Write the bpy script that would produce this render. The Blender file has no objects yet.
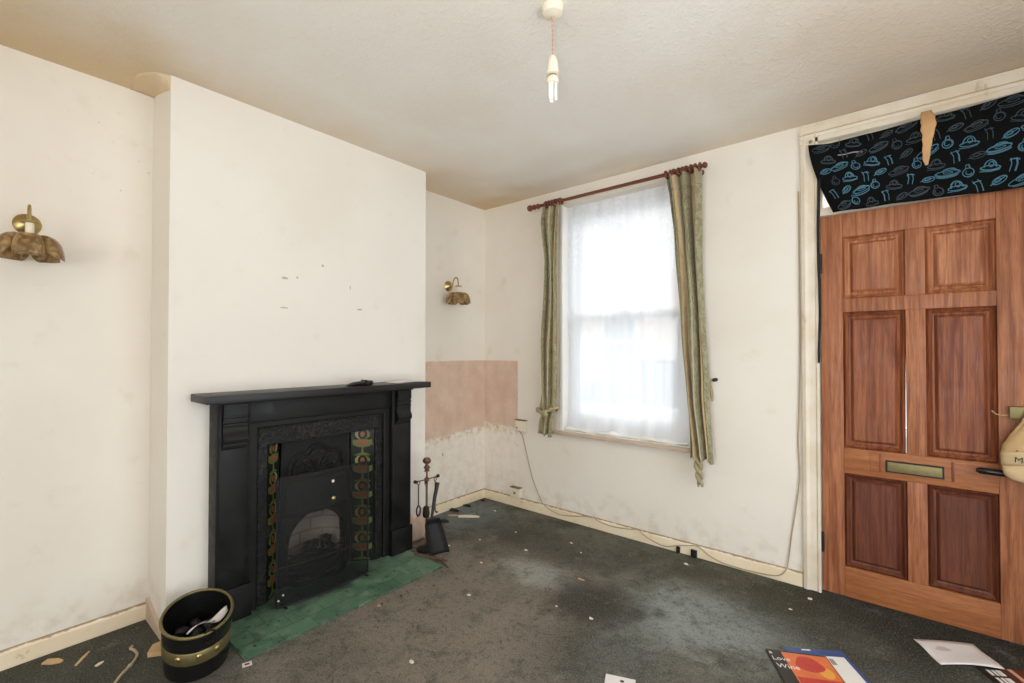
import bpy, bmesh, math, random
from mathutils import Vector, Matrix
random.seed(7)
PI = math.pi
D = bpy.data
COL = bpy.context.scene.collection
scene = bpy.context.scene

# ------------------------------------------------------------------ materials
def srgb(r, g, b):
    f = lambda c: (c/255/12.92) if c/255 <= .04045 else ((c/255+.055)/1.055)**2.4
    return (f(r), f(g), f(b), 1)

class NT:
    """small node-graph builder"""
    def __init__(s, name):
        s.m = D.materials.new(name); s.m.use_nodes = True
        s.t = s.m.node_tree; s.n = s.t.nodes
        s.b = s.n['Principled BSDF']; s.out = s.n['Material Output']
        s.tc = s.n.new('ShaderNodeTexCoord')
        s.obj = s.tc.outputs['Object']
    def lk(s, a, sock):
        if hasattr(a, 'is_output') or isinstance(a, bpy.types.NodeSocket): s.t.links.new(a, sock)
        else:
            try: sock.default_value = a
            except Exception: sock.default_value = (a, a, a)
    def math(s, op, a, b=0.0, c=None):
        n = s.n.new('ShaderNodeMath'); n.operation = op
        s.lk(a, n.inputs[0]); s.lk(b, n.inputs[1])
        if c is not None: s.lk(c, n.inputs[2])
        return n.outputs[0]
    def noise(s, scale, detail=3, rough=.55, vec=None, dist=0):
        n = s.n.new('ShaderNodeTexNoise'); n.inputs['Scale'].default_value = scale
        n.inputs['Detail'].default_value = detail; n.inputs['Roughness'].default_value = rough
        n.inputs['Distortion'].default_value = dist
        s.t.links.new(vec or s.obj, n.inputs['Vector']); return n.outputs['Fac']
    def voro(s, scale, vec=None, feat='F1', out='Distance'):
        n = s.n.new('ShaderNodeTexVoronoi'); n.inputs['Scale'].default_value = scale; n.feature = feat
        s.t.links.new(vec or s.obj, n.inputs['Vector']); return n.outputs[out]
    def sstep(s, x, lo, hi, a=0.0, b=1.0):
        n = s.n.new('ShaderNodeMapRange'); n.interpolation_type = 'SMOOTHSTEP'
        s.lk(x, n.inputs['Value']); n.inputs['From Min'].default_value = lo; n.inputs['From Max'].default_value = hi
        n.inputs['To Min'].default_value = a; n.inputs['To Max'].default_value = b
        return n.outputs['Result']
    def mix(s, f, a, b):
        n = s.n.new('ShaderNodeMix'); n.data_type = 'RGBA'
        s.lk(f, n.inputs[0]); s.lk(a, n.inputs[6]); s.lk(b, n.inputs[7]); return n.outputs[2]
    def sep(s, v=None):
        n = s.n.new('ShaderNodeSeparateXYZ'); s.t.links.new(v or s.obj, n.inputs[0]); return n.outputs
    def comb(s, x, y, z):
        n = s.n.new('ShaderNodeCombineXYZ'); s.lk(x, n.inputs[0]); s.lk(y, n.inputs[1]); s.lk(z, n.inputs[2]); return n.outputs[0]
    def mapping(s, scale=(1,1,1), rot=(0,0,0), loc=(0,0,0), vec=None):
        n = s.n.new('ShaderNodeMapping'); n.inputs['Scale'].default_value = scale
        n.inputs['Rotation'].default_value = rot; n.inputs['Location'].default_value = loc
        s.t.links.new(vec or s.obj, n.inputs['Vector']); return n.outputs[0]
    def ell(s, a, b, ca, cb, ra, rb, soft=.5, warp=None):
        """1 inside the ellipse, 0 outside; a,b coordinate sockets"""
        da = s.math('DIVIDE', s.math('SUBTRACT', a, ca), ra); db = s.math('DIVIDE', s.math('SUBTRACT', b, cb), rb)
        d = s.math('SQRT', s.math('ADD', s.math('MULTIPLY', da, da), s.math('MULTIPLY', db, db)))
        if warp is not None: d = s.math('ADD', d, warp)
        return s.sstep(d, 1-soft, 1+soft, 1.0, 0.0)
    def bump(s, h, strength=.3, dist=.01):
        n = s.n.new('ShaderNodeBump'); n.inputs['Strength'].default_value = strength
        n.inputs['Distance'].default_value = dist; s.t.links.new(h, n.inputs['Height'])
        s.t.links.new(n.outputs[0], s.b.inputs['Normal'])
    def set(s, col=None, rough=None, metal=None, **kw):
        if col is not None: s.lk(col, s.b.inputs['Base Color'])
        if rough is not None: s.lk(rough, s.b.inputs['Roughness'])
        if metal is not None: s.lk(metal, s.b.inputs['Metallic'])
        for k, v in kw.items(): s.lk(v, s.b.inputs[k.replace('_', ' ')])
        return s.m

def simple(name, col, rough=.5, metal=0, var=.12, scale=25, bump=.0, bscale=60, **kw):
    t = NT(name)
    c2 = tuple(max(0, c*(1-var)) for c in col[:3]) + (1,)
    c3 = tuple(min(1, c*(1+var)) for c in col[:3]) + (1,)
    t.set(t.mix(t.noise(scale, 4), c2, c3), rough, metal, **kw)
    if bump: t.bump(t.noise(bscale, 4), bump, .004)
    return t.m

def add_m(t, a, b): return t.math('MAXIMUM', a, b)

CREAM = srgb(233, 224, 209)
def wall_material(name, kind):
    t = NT(name); P = t.sep(); x, y, z = P[0], P[1], P[2]
    big = t.noise(1.6, 4); mid = t.noise(7, 5)
    base = t.mix(t.sstep(big, .3, .7), srgb(231, 223, 210), srgb(236, 230, 218))
    base = t.mix(t.math('MULTIPLY', t.sstep(mid, .58, .8), .35), base, srgb(208, 193, 168))
    # specks of dirt
    sp = t.math('MULTIPLY', t.sstep(t.voro(34), .05, .1, 1, 0), t.sstep(t.noise(2.3, 2), .6, .72))
    base = t.mix(t.math('MULTIPLY', sp, .55), base, srgb(120, 104, 84))
    h = t.noise(140, 3)
    hh = t.math('MULTIPLY', h, .25)
    if kind == 'chimney':
        base = t.mix(.45, base, srgb(235, 230, 221))
        w = t.math('MULTIPLY', t.math('SUBTRACT', t.noise(9, 4), .5), 1.2)
        smoke = t.ell(y, z, -1.62, 2.02, .22, .26, .8, w)
        base = t.mix(t.math('MULTIPLY', smoke, .13), base, srgb(196, 180, 150))
        stain = t.ell(y, z, -.885, 1.15, .05, .35, .8, w)
        base = t.mix(t.math('MULTIPLY', stain, .2), base, srgb(214, 206, 180))
    if kind == 'left':
        w = t.math('MULTIPLY', t.math('SUBTRACT', t.noise(7, 5), .5), 1.4)
        mould = t.math('MULTIPLY', t.ell(y, z, -2.42, 2.15, .17, .22, .7, w), t.sstep(t.noise(30, 4, .75), .62, .74))
        base = t.mix(t.math('MULTIPLY', mould, .55), base, srgb(126, 112, 92))
    if kind in ('left', 'front'):
        a = y if kind == 'left' else x
        n1 = t.math('MULTIPLY', t.math('SUBTRACT', t.noise(5, 5), .5), .10)
        n2 = t.math('MULTIPLY', t.math('SUBTRACT', t.noise(40, 3), .5), .014)
        zz = t.math('ADD', z, n2); aa = t.math('ADD', a, n2)
        zl = t.math('ADD', z, n1)
        if kind == 'left':
            inx = t.sstep(aa, -.868, -.860)
            low = t.math('ADD', .60, t.math('MULTIPLY', a, .04))
        else:
            inx = t.sstep(aa, .362, .370, 1, 0)
            low = t.math('SUBTRACT', .64, t.math('MULTIPLY', a, .06))
        top = t.sstep(zz, 1.160, 1.168, 1, 0)
        bot = t.sstep(t.math('SUBTRACT', zl, low), -.012, .012)
        patch = t.math('MULTIPLY', inx, t.math('MULTIPLY', top, bot))
        pl = t.mix(t.sstep(t.noise(6, 5), .3, .7), srgb(223, 198, 178), srgb(209, 180, 158))
        pl = t.mix(t.math('MULTIPLY', t.sstep(t.noise(22, 4), .55, .75), .5), pl, srgb(224, 204, 188))
        base = t.mix(patch, base, pl)
        # scraped area beneath the patch
        below = t.math('MULTIPLY', t.sstep(t.math('SUBTRACT', zl, low), .02, -.02), inx)
        fl = t.mix(t.sstep(t.noise(14, 5, .65), .42, .62), srgb(238, 231, 219), srgb(230, 219, 203))
        base = t.mix(t.math('MULTIPLY', below, .8), base, fl)
        edge = t.math('MULTIPLY', below, t.sstep(t.math('SUBTRACT', zl, low), -.075, -.015))
        edge = t.math('MULTIPLY', edge, t.sstep(t.noise(18, 4), .45, .6))
        base = t.mix(t.math('MULTIPLY', edge, .7), base, srgb(196, 162, 122))
        flake = t.math('MULTIPLY', below, t.sstep(t.noise(16, 5, .7, t.mapping((1, 1, .45))), .64, .69))
        base = t.mix(t.math('MULTIPLY', flake, .75), base, srgb(150, 112, 86))
        hh = t.math('ADD', hh, t.math('MULTIPLY', t.math('ADD', patch, below), t.math('MULTIPLY', t.noise(30, 4), .5)))
    # grubby line just above the skirting, with noise
    gl = t.math('MULTIPLY', t.sstep(z, .30, .06), t.sstep(t.noise(11, 5), .45, .7))
    base = t.mix(t.math('MULTIPLY', gl, .4), base, srgb(186, 166, 138))
    t.set(base, .75, 0, Specular_IOR_Level=.25)
    t.bump(hh, .18, .006)
    return t.m

def ceiling_material():
    t = NT('artex ceiling'); P = t.sep(); x, y = P[0], P[1]
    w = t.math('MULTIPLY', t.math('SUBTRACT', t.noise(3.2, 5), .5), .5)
    # nicotine and damp staining plus painted shade next to the walls and in the alcoves
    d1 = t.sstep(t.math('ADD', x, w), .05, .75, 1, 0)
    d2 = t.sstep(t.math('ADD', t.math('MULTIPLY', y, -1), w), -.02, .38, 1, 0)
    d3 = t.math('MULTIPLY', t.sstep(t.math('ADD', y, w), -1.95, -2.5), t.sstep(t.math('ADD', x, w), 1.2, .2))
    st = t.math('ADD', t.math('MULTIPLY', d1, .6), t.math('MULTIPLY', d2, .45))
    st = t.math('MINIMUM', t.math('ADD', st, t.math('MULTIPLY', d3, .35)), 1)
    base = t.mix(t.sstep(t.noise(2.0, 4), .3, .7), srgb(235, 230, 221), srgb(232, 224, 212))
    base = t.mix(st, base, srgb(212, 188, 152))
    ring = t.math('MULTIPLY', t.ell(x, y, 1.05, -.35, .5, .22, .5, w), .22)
    rs = t.math('MULTIPLY', t.math('MULTIPLY', t.sstep(t.math('ADD', x, w), 1.9, 2.7), t.sstep(t.math('ADD', y, w), -1.5, -.6)), .75)  # dimmer light at the front right of the ceiling painted as a tan tint
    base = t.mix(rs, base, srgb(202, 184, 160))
    base = t.mix(ring, base, srgb(190, 176, 156))
    t.set(base, .9, 0, Specular_IOR_Level=.1)
    a = t.noise(75, 3, .6, None, .6); b = t.noise(40, 3, .6, None, 1.0)
    t.bump(t.math('ADD', t.math('MULTIPLY', a, .7), t.math('MULTIPLY', t.sstep(b, .45, .7), .5)), .3, .009)
    return t.m

def carpet_material():
    t = NT('stained carpet'); P = t.sep(); x, y = P[0], P[1]
    n1 = t.noise(2.6, 7, .70, None, .5); n2 = t.noise(8, 7, .72, None, .4); n3 = t.noise(130, 4, .8); n4 = t.noise(38, 6, .75, None, .5)
    w = t.math('MULTIPLY', t.math('SUBTRACT', t.noise(3.4, 7, .74, None, .3), .5), 3.0)
    base = t.mix(t.sstep(n1, .38, .62), srgb(84, 84, 74), srgb(112, 110, 100))
    def blot(args, k, col):
        nonlocal base
        base = t.mix(t.math('MULTIPLY', t.ell(x, y, *args, w), k), base, col)
    dark = srgb(60, 58, 50); dust = srgb(146, 135, 121); blue = srgb(156, 164, 158)
    blot((1.05, -1.35, .75, .75, .7), .8, dust)
    blot((2.02, -.62, .36, .26, .5), .85, blue)
    blot((1.80, -1.0, .16, .34, .6), .6, blue)
    blot((1.15, -.80, .22, .12, .5), .8, srgb(168, 168, 160))
    blot((.10, -.38, .40, .32, .45), .8, srgb(126, 138, 140))
    blot((1.55, -.84, .22, .20, .6), .85, dark)
    blot((2.75, -.30, .60, .42, .7), .75, dark)
    blot((2.80, -.13, .60, .20, .6), .8, srgb(44, 44, 37))
    blot((.25, -2.62, .50, .45, .5), .7, srgb(70, 70, 64))
    blot((.85, -.45, .50, .20, .7), .55, dark)
    blot((1.75, -1.20, .24, .26, .7), .6, dark)
    blot((2.0, -.22, .5, .16, .7), .5, srgb(84, 80, 62))
    base = t.mix(t.math('MULTIPLY', t.sstep(n2, .50, .66), .55), base, srgb(70, 72, 65))
    base = t.mix(t.math('MULTIPLY', t.sstep(n4, .5, .68), .6), base, srgb(62, 62, 56))
    base = t.mix(t.math('MULTIPLY', t.sstep(t.noise(6, 7, .75), .54, .70), .45), base, srgb(150, 142, 128))
    base = t.mix(t.math('MULTIPLY', t.sstep(n3, .50, .68), .45), base, srgb(160, 152, 140))
    base = t.mix(t.math('MULTIPLY', t.sstep(n3, .50, .33), .6), base, srgb(44, 44, 40))
    t.set(base, .95, 0, Specular_IOR_Level=.1)
    t.bump(t.math('ADD', n3, t.math('MULTIPLY', n4, .6)), .6, .012)
    return t.m

def wood_material(name, c1, c2, c3, axis='z', rough=.38):
    t = NT(name)
    sc = {'z': (17, 17, .8), 'x': (.8, 17, 17)}[axis]
    v = t.mapping(sc)
    g = t.noise(3.2, 6, .6, v, .6); f = t.noise(26, 4, .6, t.mapping((sc[0]*1.0, sc[1], sc[2]*.6)))
    base = t.mix(t.sstep(g, .32, .68), c1, c2)
    base = t.mix(t.math('MULTIPLY', t.sstep(f, .45, .7), .55), base, c3)
    base = t.mix(t.math('MULTIPLY', t.sstep(t.noise(2.2, 4), .5, .75), .45), base, c1)
    t.set(base, t.sstep(t.noise(12, 3), .3, .7, rough, rough+.18), 0, Specular_IOR_Level=.3)
    t.bump(f, .08, .003)
    return t.m

def black_paint(name='worn black paint'):
    t = NT(name)
    n = t.noise(14, 5, .65)
    base = t.mix(t.sstep(n, .4, .75), srgb(14, 14, 13), srgb(28, 28, 25))
    base = t.mix(t.math('MULTIPLY', t.sstep(t.noise(60, 4), .62, .75), .25), base, srgb(70, 66, 58))
    t.set(base, t.sstep(n, .3, .7, .4, .6), 0, Specular_IOR_Level=.3)
    t.bump(t.noise(50, 4), .06, .003)
    return t.m

def cast_iron():
    t = NT('embossed cast iron')
    n = t.noise(26, 3, .5, None, 3.2)
    e = t.sstep(n, .45, .56)
    base = t.mix(e, srgb(14, 14, 13), srgb(40, 39, 37))
    t.set(base, .5, .25); t.bump(e, .8, .006); return t.m

def hearth_mat():
    t = NT('green glazed tile'); P = t.sep()
    br = t.n.new('ShaderNodeTexBrick')
    v = t.comb(P[1], P[0], 0.0)
    t.t.links.new(t.mapping((1, 1, 1), (0, 0, 0), (0.07, .008, 0), v), br.inputs['Vector'])
    br.inputs['Scale'].default_value = 1; br.inputs['Brick Width'].default_value = .152
    br.inputs['Row Height'].default_value = .1; br.inputs['Mortar Size'].default_value = .0025
    br.inputs['Color1'].default_value = srgb(74, 110, 84); br.inputs['Color2'].default_value = srgb(92, 126, 100)
    br.inputs['Mortar'].default_value = srgb(64, 78, 64)
    n = t.noise(16, 6, .68)
    base = t.mix(t.math('MULTIPLY', t.sstep(n, .42, .72), .7), br.outputs['Color'], srgb(132, 152, 132))
    base = t.mix(t.math('MULTIPLY', t.sstep(t.noise(9, 5, .7), .5, .72), .75), base, srgb(50, 68, 54))
    base = t.mix(t.math('MULTIPLY', t.sstep(t.noise(38, 4), .62, .70), .9), base, srgb(24, 36, 28))
    base = t.mix(t.math('MULTIPLY', t.ell(P[0], P[1], .36, -1.63, .12, .29, .5, t.math('MULTIPLY', t.math('SUBTRACT', t.noise(8, 5), .5), 1.2)), .8), base, srgb(40, 42, 36))
    t.set(base, t.sstep(n, .35, .65, .3, .6), 0)
    t.bump(br.outputs['Fac'], -.4, .004)
    return t.m

def brick_mat(name, c1, c2, mortar, w=.22, h=.075, swap='xz', ms=.006):
    t = NT(name); P = t.sep()
    br = t.n.new('ShaderNodeTexBrick')
    v = t.comb(P[0], P[2], 0.0) if swap == 'xz' else t.comb(P[1], P[2], 0.0)
    t.t.links.new(v, br.inputs['Vector'])
    br.inputs['Scale'].default_value = 1; br.inputs['Brick Width'].default_value = w
    br.inputs['Row Height'].default_value = h; br.inputs['Mortar Size'].default_value = ms
    br.inputs['Color1'].default_value = c1; br.inputs['Color2'].default_value = c2; br.inputs['Mortar'].default_value = mortar
    base = t.mix(t.math('MULTIPLY', t.sstep(t.noise(9, 5), .4, .7), .5), br.outputs['Color'], c2)
    t.set(base, .85, 0); t.bump(br.outputs['Fac'], -.4, .006)
    return t.m

def curtain_mat():
    t = NT('striped curtain cloth')
    uv = t.tc.outputs['UV']; P = t.sep(uv); u, v = P[0], P[1]
    fr = t.math('FRACT', t.math('MULTIPLY', u, 2.2))
    gold = srgb(194, 168, 126); sage = srgb(156, 152, 120); dark = srgb(132, 122, 90); pale = srgb(184, 178, 150)
    flo = t.noise(1, 4, .6, t.mapping((26, 44, 1), vec=uv), 1.2)
    sg = t.mix(t.sstep(flo, .45, .56), sage, dark)
    gd = t.mix(t.sstep(flo, .5, .66), gold, srgb(170, 148, 108))
    base = t.mix(t.sstep(fr, .47, .485), sg, gd)
    base = t.mix(t.math('MULTIPLY', t.sstep(fr, .46, .47), t.sstep(fr, .53, .515)), base, dark)
    base = t.mix(t.math('MULTIPLY', t.sstep(fr, .70, .715), t.sstep(fr, .79, .775)), base, pale)
    base = t.mix(t.math('MULTIPLY', t.sstep(fr, .18, .195), t.sstep(fr, .25, .235)), base, pale)
    base = t.mix(t.math('MULTIPLY', t.sstep(fr, .93, .94), .8), base, dark)
    t.set(base, .8, 0, Sheen_Weight=.3, Specular_IOR_Level=.2)
    wv = t.noise(1, 2, .5, t.mapping((420, 300, 1), vec=uv)); t.bump(wv, .25, .003)
    return t.m

def net_mat():
    t = NT('sheer net curtain')
    uv = t.tc.outputs['UV']
    tr = t.n.new('ShaderNodeBsdfTransparent'); tl = t.n.new('ShaderNodeBsdfTranslucent'); df = t.n.new('ShaderNodeBsdfDiffuse')
    tl.inputs[0].default_value = srgb(250, 250, 252); df.inputs[0].default_value = srgb(246, 247, 250)
    m1 = t.n.new('ShaderNodeMixShader'); m1.inputs[0].default_value = .38
    t.t.links.new(tl.outputs[0], m1.inputs[1]); t.t.links.new(df.outputs[0], m1.inputs[2])
    m2 = t.n.new('ShaderNodeMixShader')
    v = t.sep(uv)
    pat = t.math('MULTIPLY', t.sstep(v[1], .66, .82), t.sstep(t.noise(1, 4, .6, t.mapping((40, 60, 1), vec=uv)), .48, .6))
    den = t.math('ADD', .82, t.math('MULTIPLY', pat, .10))
    den = t.math('ADD', den, t.math('MULTIPLY', t.sstep(v[1], .50, .75), .08))
    dens = t.math('ADD', den, t.math('MULTIPLY', t.math('SUBTRACT', t.noise(1, 3, .5, t.mapping((16, 1.2, 1), vec=uv)), .5), .25))
    dens = t.math('MINIMUM', dens, .96)
    t.t.links.new(dens, m2.inputs[0])
    t.t.links.new(tr.outputs[0], m2.inputs[1]); t.t.links.new(m1.outputs[0], m2.inputs[2])
    t.t.links.new(m2.outputs[0], t.out.inputs[0])
    return t.m

def mesh_screen_mat():
    t = NT('fine black wire mesh')
    tr = t.n.new('ShaderNodeBsdfTransparent'); m = t.n.new('ShaderNodeMixShader'); m.inputs[0].default_value = .66
    t.set(srgb(24, 24, 23), .5, .4)
    t.t.links.new(tr.outputs[0], m.inputs[1]); t.t.links.new(t.b.outputs[0], m.inputs[2])
    t.t.links.new(m.outputs[0], t.out.inputs[0]); return t.m

def glass_mat():
    t = NT('window glass')
    tr = t.n.new('ShaderNodeBsdfTransparent'); gl = t.n.new('ShaderNodeBsdfGlossy'); gl.inputs['Roughness'].default_value = .02
    m = t.n.new('ShaderNodeMixShader'); m.inputs[0].default_value = .06
    tr.inputs[0].default_value = (.95, .97, .97, 1)
    t.t.links.new(tr.outputs[0], m.inputs[1]); t.t.links.new(gl.outputs[0], m.inputs[2])
    t.t.links.new(m.outputs[0], t.out.inputs[0]); return t.m

def amber_mat():
    t = NT('amber smoked glass')
    n = t.noise(30, 4, .6, None, 1.0)
    t.set(t.mix(t.sstep(n, .35, .65), srgb(140, 104, 62), srgb(206, 172, 116)), .12, 0, Transmission_Weight=.45, IOR=1.45)
    t.bump(n, .25, .004); return t.m

def skirting_mat():
    t = NT('chipped cream gloss')
    n = t.noise(20, 5, .7)
    base = t.mix(t.sstep(t.noise(4, 4), .35, .65), srgb(242, 228, 200), srgb(234, 216, 184))
    base = t.mix(t.math('MULTIPLY', t.sstep(n, .6, .72), .6), base, srgb(178, 142, 100))
    z = t.sep()[2]
    top = t.math('MULTIPLY', t.sstep(t.math('ADD', z, t.math('MULTIPLY', t.math('SUBTRACT', t.noise(30, 4), .5), .02)), .066, .073), .8)
    base = t.mix(top, base, srgb(126, 98, 74))
    t.set(base, .45, 0); t.bump(n, .12, .004); return t.m

def frame_paint():
    t = NT('old cream gloss paint')
    n = t.noise(24, 5, .7, t.mapping((1, 1, .25)))
    base = t.mix(t.sstep(t.noise(5, 4), .35, .65), srgb(230, 220, 202), srgb(218, 204, 180))
    base = t.mix(t.math('MULTIPLY', t.sstep(n, .6, .74), .55), base, srgb(170, 150, 122))
    t.set(base, .5, 0); t.bump(n, .12, .004); return t.m

M = {}
M['wall_left'] = wall_material('cream wall with bare plaster patch', 'left')
M['wall_front'] = wall_material('cream wall with bare plaster corner', 'front')
M['wall'] = wall_material('cream painted wall', 'plain')
M['chimney'] = wall_material('cream chimney paint', 'chimney')
M['ceiling'] = ceiling_material(); M['carpet'] = carpet_material()
M['black'] = black_paint(); M['iron'] = cast_iron(); M['shelfblack'] = simple('scuffed black gloss shelf', srgb(26, 25, 22), .4, 0, .4, 18, .1, Specular_IOR_Level=.35)
M['soot'] = simple('sooty iron', srgb(15, 14, 13), .7, .1, .3, 30, .3)
M['hearth'] = hearth_mat()
M['firebrick'] = brick_mat('pale fire brick', srgb(226, 206, 188), srgb(238, 222, 206), srgb(196, 174, 156), .12, .07, 'yz')
M['door'] = wood_material('mahogany door wood', srgb(134, 79, 51), srgb(182, 120, 82), srgb(110, 61, 41))
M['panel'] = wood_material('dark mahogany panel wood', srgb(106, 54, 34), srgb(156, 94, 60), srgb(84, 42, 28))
M['panellit'] = wood_material('lit mahogany panel wood', srgb(136, 79, 51), srgb(194, 130, 88), srgb(108, 60, 40))
M['panelshade'] = wood_material('shaded mahogany panel wood', srgb(84, 42, 28), srgb(116, 66, 44), srgb(62, 30, 20))
M['rail'] = wood_material('orange mahogany rail wood', srgb(150, 92, 54), srgb(172, 110, 66), srgb(116, 66, 40), 'x')
M['pole'] = wood_material('red stained pole wood', srgb(104, 58, 42), srgb(126, 74, 54), srgb(80, 42, 32), 'x', .4)
M['skirt'] = skirting_mat(); M['frame'] = frame_paint()
M['white'] = simple('white gloss paint', srgb(240, 238, 232), .4, 0, .04, 10)
M['upvc'] = simple('white window frame', srgb(236, 238, 240), .35, 0, .03, 8)
M['plastic'] = simple('yellowed white plastic', srgb(232, 222, 200), .4, 0, .06, 30)
M['bulbglass'] = simple('frosted bulb tube', srgb(246, 244, 238), .25, 0, .02, 10)
M['cordpink'] = simple('twisted pink flex', srgb(196, 160, 138), .7, 0, .1, 60)
M['brass'] = simple('tarnished brass', srgb(184, 162, 108), .32, 1, .2, 40)
M['oldbrass'] = simple('dull old brass', srgb(132, 120, 82), .5, .75, .25, 40)
M['amber'] = amber_mat()
M['copper'] = simple('copper tinted steel', srgb(140, 104, 88), .35, .9, .2, 40)
M['steel'] = simple('dull steel rod', srgb(110, 100, 94), .4, .9, .2, 40)
M['blackmetal'] = simple('black metal', srgb(34, 34, 33), .42, .3, .25, 40, .1)
M['blackgloss'] = simple('black gloss enamel', srgb(20, 20, 19), .25, 0, .2, 20)
M['mesh'] = mesh_screen_mat()
M['curtain'] = curtain_mat(); M['net'] = net_mat(); M['tieback'] = simple('plaited tieback cloth', srgb(164, 152, 118), .85, 0, .28, 60, .4); M['glass'] = glass_mat()
M['sill'] = simple('worn sill timber', srgb(196, 176, 156), .6, 0, .18, 14, .2)
M['cloth'] = simple('black printed cloth', srgb(15, 16, 16), .85, 0, .3, 9, .1, Specular_IOR_Level=.08)
M['printblue'] = simple('pale blue print', srgb(70, 116, 136), .8, 0, .25, 14)
M['printgrey'] = simple('grey blue print', srgb(48, 60, 68), .8, 0, .3, 14)
M['tan'] = simple('tan torn paper', srgb(206, 162, 112), .85, 0, .12, 30, .2)
M['canvas'] = simple('beige canvas', srgb(192, 160, 114), .85, 0, .12, 40, .3, 160)
M['canvaslight'] = simple('pale canvas', srgb(206, 180, 136), .85, 0, .1, 40, .3, 160)
M['ink'] = simple('black ink', srgb(22, 20, 18), .6)
M['coal'] = simple('coal', srgb(26, 26, 26), .45, 0, .4, 30, .6, 30)
M['paper'] = simple('white paper', srgb(226, 220, 216), .7, 0, .05, 12)
M['smudge'] = simple('faint printed smudge', srgb(200, 188, 184), .7, 0, .15, 40)
M['papergrey'] = simple('grey print on paper', srgb(150, 142, 140), .7, 0, .2, 20)
M['wire'] = simple('grimy cream flex', srgb(176, 158, 128), .6, 0, .15, 40)
M['wiredark'] = simple('brown flex', srgb(120, 98, 72), .6, 0, .15, 40)
M['bark'] = simple('reddish kindling wood', srgb(92, 66, 54), .8, 0, .3, 60, .4)
M['splinter'] = simple('pale splintered wood', srgb(200, 168, 122), .75, 0, .15, 50, .2)
M['crumb'] = simple('plaster crumb', srgb(226, 212, 196), .85, 0, .1, 60)
M['crumbtan'] = simple('tan crumb', srgb(196, 150, 116), .85, 0, .1, 60)
M['rag'] = simple('matt black', srgb(34, 34, 33), .95, 0, .3, 50)
M['magblack'] = simple('black magazine ink', srgb(30, 27, 24), .35, 0, .2, 20)
M['orange'] = simple('orange magazine print', srgb(214, 112, 62), .35, 0, .2, 16)
M['red'] = simple('red magazine print', srgb(186, 54, 44), .35, 0, .35, 40)
M['yellow'] = simple('yellow magazine print', srgb(222, 160, 72), .35, 0, .15, 20)
M['blue'] = simple('blue leaflet print', srgb(52, 78, 132), .35, 0, .3, 12)
M['printwhite'] = simple('white print', srgb(228, 224, 216), .4, 0, .04, 20)
M['maroon'] = simple('maroon magazine print', srgb(92, 40, 30), .35, 0, .35, 26)
M['skin'] = simple('peach print', srgb(206, 160, 138), .4, 0, .1, 26)
M['tileground'] = simple('dark green tile glaze', srgb(26, 32, 24), .25, 0, .3, 20)
M['tilegreen'] = simple('leaf green glaze', srgb(98, 104, 58), .25, 0, .2, 30)
M['tilecream'] = simple('cream green glaze', srgb(142, 144, 92), .25, 0, .15, 30)
M['tilepink'] = simple('terracotta glaze', srgb(134, 82, 60), .25, 0, .2, 30)
M['tileyellow'] = simple('ochre glaze', srgb(142, 112, 66), .25, 0, .2, 30)
M['rubble'] = simple('bare pink plaster', srgb(206, 180, 160), .9, 0, .2, 12, .6, 24)
M['housebrick'] = brick_mat('terrace brick', srgb(206, 178, 162), srgb(218, 194, 180), srgb(214, 206, 198))
M['asphalt'] = simple('road tarmac', srgb(120, 122, 124), .9, 0, .1, 6, .2)
M['paving'] = simple('paving slabs', srgb(176, 172, 166), .9, 0, .1, 4, .1)
M['carblue'] = simple('silver blue car paint', srgb(166, 178, 192), .25, .3, .05, 4)
M['cargrey'] = simple('pale grey car paint', srgb(196, 200, 204), .25, .3, .05, 4)
M['carglass'] = simple('car window glass', srgb(130, 140, 150), .08, 0, .1, 4)
M['tyre'] = simple('tyre rubber', srgb(40, 40, 40), .8)
M['darkpane'] = simple('dim house pane', srgb(120, 132, 142), .1, 0, .1, 3)
M['slate'] = simple('roof slate', srgb(104, 108, 116), .7, 0, .15, 8)

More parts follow.
